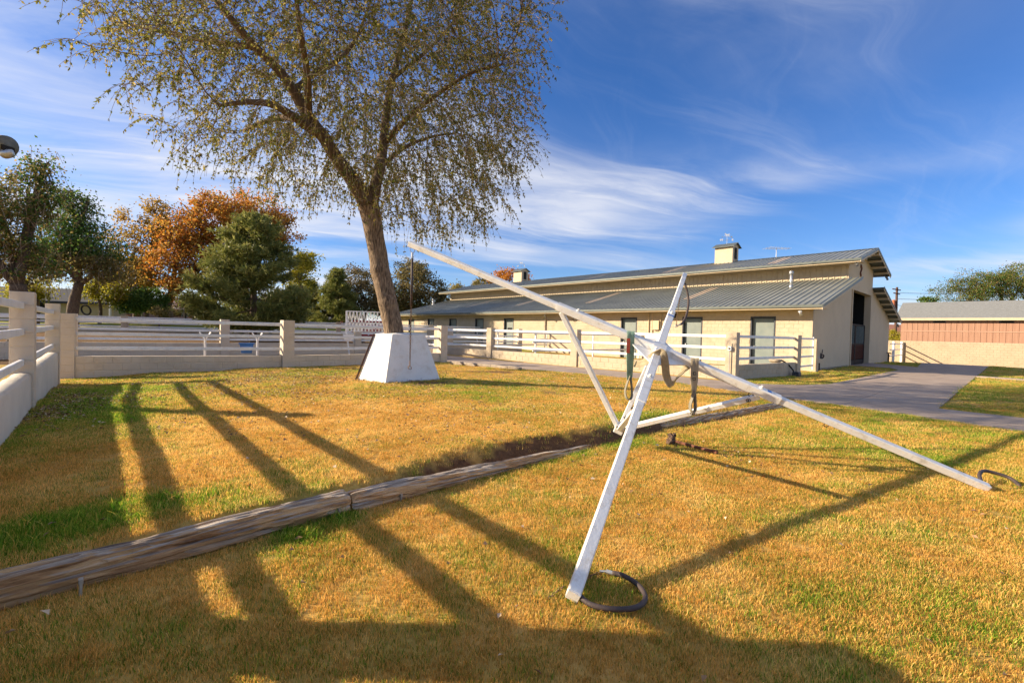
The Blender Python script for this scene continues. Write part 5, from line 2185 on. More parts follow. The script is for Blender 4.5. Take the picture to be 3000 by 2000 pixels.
def build_elm():
    base = Vector((PLC.x - .05, PLC.y, .1))
    r_ = np.random.default_rng(11)
    e = thing('elm_tree', 'large spreading elm with drooping half-bare twigs over the white planter', 'tree', tuple(base))
    D0 = 11.75
    trunk = [base, at(1154, 975, D0), at(1142, 915, D0), at(1128, 850, D0), at(1113, 780, D0), at(1101, 710, 11.7), at(1090, 650, 11.65), at(1080, 605, 11.6)]
    tr = [.29, .245, .235, .235, .225, .225, .235, .26]
    limbs = [
        ([trunk[-1], at(1058, 565, 11.55), at(1030, 522, 11.4), at(990, 470, 11.2), at(950, 405, 11.0), at(905, 345, 10.8), at(862, 270, 10.6), at(815, 205, 10.4), at(750, 140, 10.1), at(680, 60, 9.8), at(600, -40, 9.6)],
         [.24, .205, .18, .165, .15, .14, .12, .10, .085, .07, .05]),
        ([trunk[-1] + Vector((.03, .05, -.05)), at(1100, 545, 11.7), at(1113, 490, 11.9), at(1124, 420, 12.2), at(1132, 330, 12.5), at(1150, 230, 12.8), at(1180, 120, 13.1), at(1205, 0, 13.3), at(1230, -140, 13.5)],
         [.17, .145, .135, .12, .105, .09, .075, .06, .04]),
        ([at(948, 402, 11.0), at(900, 372, 10.6), at(850, 335, 10.1), at(790, 305, 9.6), at(720, 300, 9.2), at(640, 310, 8.8)], [.11, .10, .085, .07, .05, .03]),
        ([at(890, 355, 10.7), at(830, 345, 11.4), at(760, 362, 12.1), at(715, 382, 12.6)], [.08, .07, .055, .035]),
        ([at(862, 270, 10.6), at(920, 215, 11.2), at(985, 180, 11.8), at(1040, 120, 12.3), at(1080, 20, 12.6)], [.085, .07, .06, .045, .03]),
        ([at(1124, 420, 12.2), at(1200, 340, 11.6), at(1290, 270, 11.0), at(1380, 215, 10.6), at(1470, 190, 10.3)], [.085, .065, .05, .035, .022]),
        ([at(1113, 490, 11.9), at(1190, 430, 12.6), at(1270, 400, 13.3), at(1340, 390, 13.8)], [.07, .05, .035, .022]),
        ([at(905, 345, 10.8), at(900, 220, 9.8), at(880, 90, 9.0), at(860, -60, 8.6)], [.09, .07, .05, .03]),
        ([at(1150, 230, 12.8), at(1250, 150, 13.0), at(1330, 60, 13.2), at(1390, -60, 13.4)], [.06, .045, .03, .02]),
        ([at(750, 140, 10.1), at(600, 120, 10.4), at(460, 90, 10.6), at(320, 60, 10.8)], [.065, .05, .035, .02]),
    ]
    t1 = MB()
    pts = curve_pts(trunk, 49)
    rr = np.interp(np.linspace(0, 1, len(pts)), np.linspace(0, 1, len(tr)), tr)
    # furrowed bark: ridges that wander up the trunk
    m = 40
    for i, p in enumerate(pts):
        d = (pts[min(i + 1, len(pts) - 1)] - pts[max(i - 1, 0)]).normalized()
        e1 = (Vector((1, 0, 0)) - d * d.x).normalized()
        e2 = d.cross(e1)
        for k in range(m):
            a = 2 * math.pi * k / m
            ridge = float(fbm(np.array([k * .62 + 30 + .9 * math.sin(i * .22)]), np.array([i * .16]), 3)[0]) - .5
            knot = .05 * math.exp(-((i - 27) / 1.6) ** 2) * max(0, math.cos(a - 4.4)) + .045 * math.exp(-((i - 17) / 1.5) ** 2) * max(0, math.cos(a - 4.9))
            rad = rr[i] * (1 + .17 * ridge) + knot
            t1.v.append(tuple(p + e1 * (math.cos(a) * rad) + e2 * (math.sin(a) * rad)))
    for i in range(len(pts) - 1):
        for k in range(m):
            k2 = (k + 1) % m
            t1.f.append((i * m + k, i * m + k2, (i + 1) * m + k2, (i + 1) * m + k))
    t1.build('trunk', M_bark, e, True)
    lm = MB()
    nodes, rads, parent = [], [], []
    for (cp, cr) in limbs:
        pp = curve_pts(cp, max(12, 5 * (len(cp) - 1)))
        rad = np.interp(np.linspace(0, 1, len(pp)), np.linspace(0, 1, len(cr)), cr)
        lm.tube(pp, list(rad), 12, jitter=.12, seed=len(nodes))
        for i, p in enumerate(pp):
            nodes.append(np.array(p))
            parent.append(-1)
    # space colonisation fills the crown
    E1 = (np.array([-5.2, 11.2, 8.2]), np.array([4.3, 4.6, 3.7]))
    E2 = (np.array([-2.1, 12.5, 7.3]), np.array([2.75, 4.4, 3.5]))
    E3 = (np.array([-4.2, 11.3, 9.7]), np.array([5.6, 4.2, 3.0]))
    att = []
    while len(att) < 4200:
        c, rd = (E1, E2, E3)[r_.choice(3, p=[.42, .33, .25])]
        q = r_.normal(size=3)
        q = q / np.linalg.norm(q) * r_.random() ** (1 / 2.6)
        p = c + q * rd
        if p[2] < 3.9:
            continue
        att.append(p)
    att = np.array(att)
    nodes = list(nodes)
    NP = np.array(nodes)
    d2 = ((att[:, None, :] - NP[None]) ** 2).sum(-1)
    near = d2.argmin(1)
    nd = np.sqrt(d2.min(1))
    alive = np.ones(len(att), bool)
    n_limb = len(nodes)
    STEP = .30
    kids = {}
    for it in range(90):
        act = alive & (nd < 6)
        if not act.any():
            break
        new = []
        for ni in np.unique(near[act]):
            sel = att[act & (near == ni)]
            v = sel - nodes[ni]
            v = (v / (np.linalg.norm(v, axis=1, keepdims=True) + 1e-6)).sum(0)
            ln = np.linalg.norm(v)
            if ln < 1e-3:
                continue
            v = v / ln + r_.normal(0, .18, 3)
            v /= np.linalg.norm(v)
            q = nodes[ni] + v * STEP
            if kids.get(ni, 0) > 3:
                continue
            kids[ni] = kids.get(ni, 0) + 1
            nodes.append(q)
            parent.append(int(ni))
            new.append(len(nodes) - 1)
        if not new:
            break
        NN = np.array([nodes[k] for k in new])
        dd = np.sqrt(((att[:, None, :] - NN[None]) ** 2).sum(-1))
        m_ = dd.min(1)
        am = dd.argmin(1)
        upd = m_ < nd
        nd[upd] = m_[upd]
        near[upd] = np.array(new)[am[upd]]
        alive &= nd > .38
    n = len(nodes)
    rad = np.zeros(n)
    ch = [[] for _ in range(n)]
    for i in range(n_limb, n):
        ch[parent[i]].append(i)
    for i in range(n - 1, n_limb - 1, -1):
        if not ch[i]:
            rad[i] = .0055
        else:
            rad[i] = min(.05, (sum(rad[c] ** 2.4 for c in ch[i])) ** (1 / 2.4))
    br = MB()
    for i in range(n_limb, n):
        p = parent[i]
        r0 = rad[p] if p >= n_limb else min(rad[i] * 1.15, .05)
        br.tube([nodes[p], nodes[i]], [max(r0, rad[i]), rad[i]], 5 if rad[i] > .012 else 3, cap=False)
    lm.build('limbs', M_limb, e, True)
    br.build('branches', M_limb, e, True)
    # twigs with leaves
    tw = MB()
    LP, LA, LS, LR = [], [], [], []
    cen = np.array([-4.2, 11.3, 8.0])
    cand = [i for i in range(n_limb, n) if rad[i] < .02]
    for i in cand:
        tip = not ch[i]
        k = 5 if tip else (3 if r_.random() < .45 else 2)
        for _ in range(k):
            p = np.array(nodes[i], float)
            outw = p - cen
            outw /= np.linalg.norm(outw) + 1e-6
            d = outw * .7 + r_.normal(0, .6, 3)
            d[2] += .15
            d /= np.linalg.norm(d)
            ln = r_.uniform(.35, .95)
            low = max(0, (7.0 - p[2]) / 3)
            droop = r_.uniform(.10, .30) * (1 + low)
            ns = 6
            seg = ln / ns
            pts = [p.copy()]
            q = p.copy()
            tone = r_.normal(0, .16)
            for s in range(ns):
                d = d + np.array([0, 0, -droop]) + r_.normal(0, .10, 3)
                d /= np.linalg.norm(d)
                q = q + d * seg
                pts.append(q.copy())
                nl = r_.choice([0, 1, 2, 4, 6], p=[.26, .16, .20, .22, .16])
                for _l in range(nl):
                    lp = pts[-2] + (pts[-1] - pts[-2]) * (.35 + .5 * r_.random() ** 2)
                    ld = d * .5 + r_.normal(0, .6, 3) + np.array([0, 0, -.45])
                    LP.append(lp)
                    LA.append(ld)
                    LS.append(r_.uniform(.045, .088))
                    LR.append(np.clip(r_.beta(1.5, 2.0) + tone, 0, 1))
            tw.tube(pts, [.0052, .0048, .0044, .004, .0036, .003, .0025], 3, cap=False)
    tag(tw.build('twigs', M_twig, e), kind='stuff')
    LP = np.array(LP)
    LS = np.array(LS)
    leaf_mesh_obj('crown', LP, np.array(LA), rand_dirs(len(LP), r_), LS, LS * .48, np.array(LR), L_elm, e)
    print('elm nodes', n, 'leaves', len(LP))


build_elm()


# ==================================================================== BACKGROUND TREES
def leaf_tree(name, label, base, top, ells, nleaf, size, mat, bark, tr=.3, seed=1, clump=.55, mats2=None, droop=0.0, group=None, lean=(0, 0), gap=.0, twigs=0):
    """tapered trunk, limbs reaching into each lobe of the crown, leaves in clumps through the lobes"""
    r = np.random.default_rng(seed)
    base = Vector(base)
    e = thing(name, label, 'tree', tuple(base), group)
    ctr = np.mean([np.array(c) for c, rd, w in ells], 0)
    fork = base + Vector((lean[0], lean[1], max(1.0, (min(c[2] - rd[2] for c, rd, w in ells) - base.z) * .75 + .8)))
    tk = MB()
    pts = curve_pts([base - Z * .3, base.lerp(fork, .5) + Vector((r.normal(0, .08), r.normal(0, .08), 0)), fork], 12)
    tk.tube(pts, list(np.linspace(tr * 1.15, tr * .8, len(pts))), 14, jitter=.15, seed=seed)
    ends = []
    for (c, rd, w) in ells:
        c = Vector(c)
        mid = fork.lerp(c, .5) + Vector((r.normal(0, .25), r.normal(0, .25), .2))
        pp = curve_pts([fork - Z * .15, mid, c, c + Vector((c.x - fork.x, 0, 0)) * .25 + Z * rd[2] * .55], 15)
        tk.tube(pp, list(np.linspace(tr * .55, tr * .08, len(pp))), 8, jitter=.2, seed=seed + 1)
        for k in range(7):
            q = r.normal(size=3)
            q /= np.linalg.norm(q)
            tgt = Vector(np.array(c) + q * np.array(rd) * .85)
            st = pp[4 + int(r.random() * (len(pp) - 6))]
            md = st.lerp(tgt, .5) + Vector((0, 0, .25))
            tk.tube(curve_pts([st, md, tgt], 8), list(np.linspace(tr * .2, tr * .03, 9)), 5, cap=False)
    tk.build('trunk', bark, e, True)
    P, Rn = [], []
    W = np.array([w for _, _, w in ells], float)
    W /= W.sum()
    sub = []
    for (c, rd, w), ww in zip(ells, W):
        c = np.array(c, float)
        rd = np.array(rd, float)
        n = int(nleaf * ww)
        ncl = max(8, int(n / 95))
        q = r.normal(size=(ncl, 3))
        q /= np.linalg.norm(q, axis=1, keepdims=True)
        rad = r.random(ncl) ** (1 / 2.8)
        # lumpy outline
        lump = 1 + .22 * np.sin(q[:, 0] * 5 + seed) * np.cos(q[:, 2] * 4 + q[:, 1] * 3 + seed)
        cc = c + q * rad[:, None] * lump[:, None] * rd
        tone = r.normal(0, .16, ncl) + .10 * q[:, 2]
        k = r.integers(0, ncl, n)
        g = r.normal(0, 1, (n, 3)) * clump * r.uniform(.4, 1.15, ncl)[k][:, None]
        pos = cc[k] + g * np.array([1, 1, .75])
        if droop:
            pos[:, 2] -= np.abs(r.normal(0, droop, n))
        P.append(pos)
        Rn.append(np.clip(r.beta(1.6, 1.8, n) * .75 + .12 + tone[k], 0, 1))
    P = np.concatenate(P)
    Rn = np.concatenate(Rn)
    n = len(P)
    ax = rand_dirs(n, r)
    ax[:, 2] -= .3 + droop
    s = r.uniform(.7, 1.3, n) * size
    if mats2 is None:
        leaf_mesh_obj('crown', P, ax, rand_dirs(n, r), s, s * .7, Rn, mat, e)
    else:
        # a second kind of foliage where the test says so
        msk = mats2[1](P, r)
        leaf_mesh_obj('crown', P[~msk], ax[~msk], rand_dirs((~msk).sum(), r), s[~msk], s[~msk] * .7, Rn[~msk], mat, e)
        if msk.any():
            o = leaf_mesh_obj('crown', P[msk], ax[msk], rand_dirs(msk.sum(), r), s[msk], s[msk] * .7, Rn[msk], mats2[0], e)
    if twigs:
        tw = MB()
        for k in r.integers(0, n, twigs):
            p = P[k]
            d = r.normal(0, .35, 3) + np.array([0, 0, -.8 if droop else .2])
            tw.tube([p, p + d * .35, p + d * .8 + np.array([0, 0, -.1])], [.012, .009, .006], 3, cap=False)
        tag(tw.build('twigs', M_twig, e), kind='stuff')
    return e


def pine_tree(name, label, base, height, width, seed, mat=None, tufts=12, size=.32, z0=.9):
    r = np.random.default_rng(seed)
    base = Vector(base)
    e = thing(name, label, 'tree', tuple(base))
    tk = MB()
    tk.tube([base - Z * .2, base + Z * height * .5, base + Z * height * .97], [.24 * height / 8, .14 * height / 8, .02], 12)
    P, A, Rn = [], [], []
    z = z0
    while z < height:
        f = (z - z0) / (height - z0)
        # rounded-cone outline, wide low down
        rad = width / 2 * max(.02, 1 - f) ** .74
        if f < .12:
            rad *= .78 + f * 1.8
        nb = 8 if f < .8 else 6
        for k in range(nb):
            a = r.random() * 6.283
            ln = rad * r.uniform(.68, 1.12)
            d = np.array([math.cos(a), math.sin(a), 0])
            st = np.array(base) + np.array([0, 0, z])
            up = .22 + .45 * f
            pts = []
            for s in np.linspace(0, 1, 7):
                pts.append(st + d * ln * s + np.array([0, 0, ln * (up * s * s * .6 - .14 * math.sin(s * 3.1) * (1 - f))]))
            tk.tube(pts, list(np.linspace(.045 * (1.1 - f), .008, 7)), 4, cap=False)
            nt = int(tufts * 1.3 * (1.0 + ln))
            for _ in range(nt):
                s = .25 + .75 * r.random() ** .5
                i = min(5, int(s * 6))
                p = np.array(pts[i]) + (np.array(pts[i + 1]) - np.array(pts[i])) * (s * 6 - i)
                p = p + r.normal(0, .20, 3) * np.array([1, 1, .38]) * (.5 + s)
                tone = r.normal(0, .15) + .15 * (s - .5)  # outer tufts coloured paler, as lit branch tips
                for _n in range(9):
                    dd = d * .6 + r.normal(0, .65, 3) + np.array([0, 0, .35])
                    P.append(p)
                    A.append(dd)
                    Rn.append(np.clip(.42 + tone + r.normal(0, .14), 0, 1))
        z += .30 + .12 * r.random()
    tk.build('trunk', M_barkd, e, True)
    P = np.array(P)
    n = len(P)
    s = r.uniform(.7, 1.2, n) * size
    leaf_mesh_obj('crown', P, np.array(A), rand_dirs(n, r), s, s * .17, np.array(Rn), mat or L_pine, e, fold=.1)
    print(label, 'needles', n)
    return e


def pt(px, py, d):
    p = at(px, py, d)
    return (p.x, p.y, p.z)


def ell(px, py, d, rx, ry, rz, w=1.0):
    """crown lobe seen around (px,py): radii given in photo pixels at that depth, depth radius in metres"""
    k = d / 1345.0
    return (pt(px, py, d), (rx * k, ry, rz * k), w)


def on_ground(px, d):
    p = at(px, 1000, d)
    return (p.x, p.y, gz1(p.x, p.y))


# left: big elm at the frame edge
leaf_tree('elm_tree', 'tall half-bare elm behind the left fence at the frame edge', on_ground(52, 25), 9,
          [ell(10, 640, 25, 95, 2.2, 150, 1.3), ell(115, 590, 25, 48, 1.2, 85, .55), ell(60, 760, 25.5, 95, 2.0, 75, .9), ell(-120, 620, 24, 130, 2.4, 170, 1.2), ell(125, 505, 25, 28, .7, 55, .25)],
          15000, .15, L_olive, M_barkd, .42, seed=21, clump=.42, droop=.12, twigs=700, mats2=(L_dgreen, lambda P, r: (P[:, 0] > -27.0 + 25 * 0) & (r.random(len(P)) < .45)))
leaf_tree('green_tree', 'leaning tree with dark green crown before the yellow house', on_ground(212, 33), 9,
          [ell(225, 690, 33, 85, 2.0, 75, 1.3), ell(300, 760, 33, 55, 1.8, 65, .9), ell(150, 745, 33, 50, 1.5, 65, .8), ell(205, 585, 33, 22, .6, 45, .2), ell(255, 600, 33, 24, .6, 35, .15)],
          16000, .17, L_olive, M_barkd, .34, seed=22, clump=.5, droop=.25, lean=(.5, 0), twigs=600, mats2=(L_dgreen, lambda P, r: (P[:, 2] > 5.9) & (r.random(len(P)) < .85)))
leaf_tree('yellow_bush', 'low yellow-green tree between the elm and the house', on_ground(110, 38), 4, [ell(105, 845, 38, 38, 1.2, 42), ell(60, 860, 38, 30, 1, 30)], 4200, .17, L_yellow, M_barkd, .12, seed=23, clump=.35)
leaf_tree('yellow_bush', 'small yellow leafed tree under the dark green crown', on_ground(290, 39), 4, [ell(285, 840, 39, 40, 1.2, 36), ell(345, 850, 39, 40, 1.2, 42)], 4200, .18, L_yellow, M_barkd, .12, seed=24, clump=.4)
leaf_tree('gold_tree', 'thin golden brown tree between green and orange crowns', on_ground(400, 42), 9,
          [ell(395, 735, 42, 62, 2.2, 110, 1.4), ell(465, 650, 42, 45, 1.6, 80, .9), ell(345, 790, 42, 50, 1.8, 70, .8), ell(440, 800, 42, 55, 1.8, 70, .8)], 13500, .19, L_gold, M_barkd, .3, seed=25, clump=.5, gap=.2, twigs=400)
leaf_tree('orange_tree', 'broad orange autumn sycamore behind the pine', on_ground(497, 42), 12,
          [ell(520, 770, 41, 75, 2.4, 105, 1.4), ell(560, 660, 41.5, 70, 2.5, 75, 1.2), ell(690, 630, 43, 115, 3.0, 70, 1.8), ell(800, 680, 43, 62, 2.4, 85, 1.1), ell(640, 720, 43, 90, 2.6, 90, 1.0)],
          26000, .21, L_orange, M_barkd, .42, seed=26, clump=.55, mats2=(L_gold, lambda P, r: (r.random(len(P)) < .34)))
pine_tree('pine_tree', 'dense dark green pine standing in the paddock', on_ground(742, 28.5), 8.1, 8.2, 31, tufts=11, size=.34, z0=1.35)
leaf_tree('dark_shrub', 'dark clipped evergreen shrub on the bank left of the orange tree', on_ground(425, 40), 4,
          [ell(440, 880, 40, 50, 1.4, 34, 1.2), ell(390, 893, 39.5, 38, 1.2, 28, .8)], 9000, .15, L_dgreen, M_barkd, .16, seed=27, clump=.3)
leaf_tree('grey_shrub', 'small grey-green shrub under the orange tree', on_ground(468, 38), 2, [ell(466, 915, 38, 17, .6, 14)], 1500, .12, L_olive, M_barkd, .05, seed=28, clump=.2)
leaf_tree('yellow_tree', 'yellow-green tree showing past the right side of the pine', on_ground(885, 46), 7, [ell(880, 800, 46, 32, 1.6, 65), ell(895, 760, 46, 18, 1, 30, .4)], 4200, .2, L_yellow, M_barkd, .2, seed=29, clump=.45)
pine_tree('pine_tree', 'small dark conifer right of the large pine', on_ground(905, 55), 5.6, 4.4, 33, tufts=7, size=.42, z0=.3)
pine_tree('pine_tree', 'bright tipped conifer left of the elm trunk', on_ground(985, 54), 6.9, 6.2, 34, tufts=7, size=.42, z0=.3)
leaf_tree('brown_tree', 'dark olive tree behind the elm trunk', on_ground(1065, 57), 9, [ell(1060, 850, 57, 75, 3, 75, 1.3), ell(1010, 880, 57, 50, 2.4, 55, .8), ell(1110, 890, 57, 50, 2.4, 55, .8)], 13000, .22, L_brown, M_barkd, .3, seed=35, clump=.55, twigs=300)
leaf_tree('brown_tree', 'dense round dark tree left of the barn end', on_ground(1235, 60), 11, [ell(1225, 850, 60, 85, 3.5, 78, 1.5), ell(1190, 900, 60, 60, 3, 60, .9), ell(1280, 900, 60, 45, 2.6, 65, .8), ell(1210, 790, 60, 45, 2.4, 35, .5)], 17000, .24, L_brown, M_barkd, .34, seed=36, clump=.55,
          mats2=(L_olive, lambda P, r: r.random(len(P)) < .45))
leaf_tree('orange_tree', 'orange tree top rising behind the barn roof', on_ground(1490, 85), 16, [ell(1495, 815, 85, 40, 3, 24), ell(1460, 830, 85, 40, 3, 20, .6), ell(1540, 832, 85, 30, 3, 22, .5)], 3800, .3, L_orange, M_barkd, .4, seed=37, clump=.6)
leaf_tree('olive_tree', 'pale olive tree top left of the far cupola', on_ground(1420, 85), 14, [ell(1415, 835, 85, 30, 3, 18), ell(1350, 845, 85, 30, 3, 14, .6)], 2200, .3, L_olive, M_barkd, .4, seed=38, clump=.6)
# right: dark round trees beyond the pink building
leaf_tree('round_tree', 'large dense green-gold tree behind the pink outbuilding', on_ground(2920, 68), 12,
          [ell(2850, 850, 68, 80, 4, 50, 1.2), ell(2925, 830, 68, 75, 4, 48, 1.2), ell(3010, 820, 68, 80, 4, 50, 1.2), ell(3110, 830, 68, 80, 4, 55, 1.0), ell(2930, 890, 68, 160, 4, 45, 1.2)],
          36000, .17, L_olive, M_barkd, .4, seed=39, clump=.55, mats2=(L_dgreen, lambda P, r: r.random(len(P)) < .55))
leaf_tree('small_tree', 'lone small tree on the skyline left of the round tree', on_ground(2722, 90), 9, [ell(2720, 885, 90, 18, 1.4, 22)], 2200, .28, L_dgreen, M_barkd, .2, seed=40, clump=.35)
leaf_tree('olive_bush', 'olive bush beside the utility pole behind the barn', on_ground(2618, 55), 3, [ell(2618, 985, 55, 18, .8, 20), ell(2640, 990, 56, 14, .8, 18, .6)], 1800, .14, L_yellow, M_barkd, .08, seed=41, clump=.25)
# hedge-like row that closes the view far behind the paddocks
for k, (px, d, lab) in enumerate(((700, 70, 'far dark tree behind the pine trunk'), (800, 75, 'far olive tree right behind the pine'), (1150, 80, 'far dark tree behind the white rack'), (560, 66, 'far olive tree behind the orange sycamore'),
                                  (300, 75, 'far dark tree behind the yellow house roof'), (30, 60, 'far olive tree at the left frame edge'))):
    leaf_tree('far_tree', lab, on_ground(px, d), 7, [ell(px, 895, d, 75, 3, 45), ell(px + 45, 910, d, 50, 2.5, 35, .6)], 5200, .26, L_brown if k % 2 else L_dgreen, M_barkd, .25, seed=60 + k, clump=.6)

# ==================================================================== BUILDINGS AROUND
def gable_house(name, label, corner, du, dv, lu, lv, z0, ze, zr, wallm, roofm, over=.5, trimm=None, cat='house', windows=(), ridge_along='u', hip=0.0):
    """corner = near corner; du,dv unit vectors; lu x lv plan; eave ze, ridge zr"""
    c = Vector((*corner, 0))
    e = thing(name, label, cat, (c.x, c.y, z0))
    w = MB()
    w.obox(c + du * lu / 2 + dv * lv / 2 + Z * (z0 + ze) / 2, du, dv, Z, lu / 2, lv / 2, (ze - z0) / 2)
    w.prism([c + Z * (ze - .002), c + dv * lv + Z * (ze - .002), c + dv * lv / 2 + Z * (zr - .12)], du * lu)
    w.build('wall', wallm, e)
    sl = (zr - ze) / (lv / 2)
    for sg in (0, 1):
        s0 = -over if sg == 0 else lv + over
        a = [c - du * over + dv * s0 + Z * (ze - sl * over), c - du * over + dv * (lv / 2) + Z * zr]
        a += [a[1] + Z * .14, a[0] + Z * .14]
        MB().prism(a, du * (lu + 2 * over)).build('roof', roofm, e)
        MB().obox(c + du * lu / 2 + dv * (s0 + (-.02 if sg == 0 else .02)) + Z * (ze - sl * over + .05), du, dv, Z, lu / 2 + over, .02, .12).build('fascia', trimm or M_trim, e)
    for (t0, t1, z1, z2) in windows:
        f = MB().obox(c + du * (t0 + t1) / 2 - dv * .02 + Z * (z1 + z2) / 2, du, dv, Z, (t1 - t0) / 2, .03, (z2 - z1) / 2).build('window', M_frame, e)
        MB().obox(c + du * (t0 + t1) / 2 - dv * .055 + Z * (z1 + z2) / 2, du, dv, Z, (t1 - t0) / 2 - .06, .008, (z2 - z1) / 2 - .05).build('pane', M_dark, f)
    return e


# pink outbuilding beyond the wall
B0 = Vector((45.7, 41.0, 0))
pk = gable_house('outbuilding', 'pink sided outbuilding with grey shingle roof behind the wall', tuple((B0 - U * 9)[:2]), U, V, 17.5, 8.26, -.6, 3.80, 5.49, M_pink, M_shingle, over=.45, cat='outbuilding',
                 windows=((9 + .65, 9 + 1.57, 3.30, 3.58), (9 + 5.15, 9 + 6.05, 3.30, 3.58)))
for k in range(43):
    t = k * .405
    MB().obox(B0 - U * (9 - t - .2) - V * .012 + Z * 1.55, U, V, Z, .19, .010, 2.15).build('siding_board', M_pink, pk)
MB().obox(B0 - U * .25 - V * .04 + Z * 2.50, U, V, Z, 8.73, .015, .04).build('trim_band', M_pinkband, pk)
# roof courses of shingles, one strip per course
slp = 1.69 / 4.13
for k in range(10):
    s = -.45 + k * .455
    a = B0 - U * 9.45 + V * s + Z * (3.80 + slp * s + .142)
    MB().prism([a, a + V * .475 + Z * (slp * .475), a + V * .475 + Z * (slp * .475 + .012), a + Z * .022], U * 18.4).build('shingle_course', M_shingle, pk)

# yellow house on the left rise
hd = Vector((.985, .17, 0)).normalized()
hv = Vector((-hd.y, hd.x, 0))
hc = at(96, 905, 52)
gable_house('house', 'yellow stucco house with dark shingle roof on the left rise', (hc.x - 9, hc.y - 1.5), hd, hv, 17.2, 9, 1.0, 3.55, 5.1, M_yellow, M_dshingle, over=.6, trimm=M_dshingle,
            windows=((8.6, 10.6, 2.2, 3.3), ))
ar = MB()
wl = at(252, 908, 50.5)
ar.torus((wl.x, wl.y, wl.z), Vector((0, 1, 0)), .45, .09, 20, 6, 1.25)
tag(ar.build('yard_ring', M_black, None), 'dark arched ring leaning before the yellow house wall', 'ring')
# mauve houses and garden walls farther off
h2 = at(300, 915, 62)
gable_house('house', 'mauve tan house with pale gable right of the yellow house', (h2.x, h2.y), Vector((.95, .3, 0)).normalized(), Vector((-.3, .95, 0)).normalized(), 9, 8, 1.0, 3.1, 4.6, M_terra, M_mauve, over=.4)
h3 = at(790, 945, 64)
gable_house('house', 'grey roofed low house under the right side of the pine', (h3.x, h3.y), Vector((.8, .6, 0)).normalized(), Vector((-.6, .8, 0)).normalized(), 10, 8, 0, 1.9, 3.1, M_yellow, M_shingle, over=.5, windows=((2, 3.2, .7, 1.6), ))
h4 = at(2660, 1000, 75)
gable_house('house', 'far terracotta roofed house glimpsed beside the barn', (h4.x - 7, h4.y), Vector((1, 0, 0)), Vector((0, 1, 0)), 12, 9, -.2, 2.2, 4.2, M_terra, M_terra, over=.5)


def garden_wall(label, a, b, z0, z1, mat, th=.2):
    A, B = Vector((*a, 0)), Vector((*b, 0))
    d = (B - A).normalized()
    n = Vector((-d.y, d.x, 0))
    m = MB().obox((A + B) / 2 + Z * (z0 + z1) / 2, d, n, Z, (B - A).length / 2, th / 2, (z1 - z0) / 2)
    nb = int((B - A).length / 3)
    for k in range(nb + 1):
        p = A.lerp(B, k / max(1, nb))
        m.obox(p + Z * (z0 + z1 + .12) / 2, d, n, Z, .2, .2, (z1 - z0 + .12) / 2)
    o = m.build('garden_wall', mat, None)
    tag(o, label, 'wall')


a, b = at(300, 920, 56), at(480, 920, 56)
garden_wall('mauve block garden wall behind the dark shrub', (a.x, a.y), (b.x, b.y), .8, 2.55, M_mauve)
a, b = at(498, 935, 54), at(640, 935, 58)
garden_wall('mauve block wall right of the orange tree trunk', (a.x, a.y), (b.x, b.y), .8, 2.15, M_mauve)
# white trailer beyond the wall
p = at(545, 905, 66)
tr = thing('white_trailer', 'white flat-sided trailer beyond the mauve wall', 'trailer', (p.x, p.y, 1.0))
MB().obox((p.x, p.y, 2.6), Vector((1, .1, 0)).normalized(), Vector((-.1, 1, 0)).normalized(), Z, 2.4, 1.0, .95, .08).build('body', M_white, tr)
MB().obox((p.x - 3.2, p.y, 2.1), Vector((1, .1, 0)).normalized(), Vector((-.1, 1, 0)).normalized(), Z, .8, .8, .5, .1).build('red_end', M_red, tr)
for sx in (-1, 1):
    MB().cyl(Vector((p.x + sx, p.y - 1.02, 1.55)), Vector((p.x + sx, p.y - .8, 1.55)), .33, 14).build('wheel', M_rubber, tr)
# dark and pale posts in the paddock
for (px, py0, d, h, r, mat, lab) in ((542, 925, 47, 2.4, .10, M_black, 'slim black pole beside the orange tree trunk'), (322, 925, 44, 3.4, .09, M_galv, 'pale slim pole before the mauve house')):
    q = on_ground(px, d)
    m = MB().cyl(Vector(q) - Z * .3, Vector(q) + Z * h, r, 10, r * .85)
    m.cyl(Vector(q) + Z * h, Vector(q) + Z * (h + .06), r * 1.2, 10, r * .6)
    tag(m.build('slim_pole', mat, None), lab, 'pole')
# short brown marker posts on the bank
for px, d, lab in ((375, 44, 'short terracotta post on the bank left of the dark shrub'), (558, 43, 'short terracotta post beside the black pole'), (613, 43, 'short terracotta post at the left foot of the pine'),
                   (1000, 50, 'left terracotta post below the dark conifers'), (1025, 50, 'right terracotta post below the dark conifers')):
    q = Vector(on_ground(px, d))
    m = MB().bar(q - Z * .2, q + Z * (2.0 - q.z if q.z < 1.4 else .55), .22, .22, ch=.02)
    m.bar(q + Z * (2.0 - q.z if q.z < 1.4 else .55), q + Z * ((2.0 - q.z if q.z < 1.4 else .55) + .05), .28, .28, ch=.02)
    tag(m.build('marker_post', M_terra, None), lab, 'post', 'terracotta marker posts on the bank')

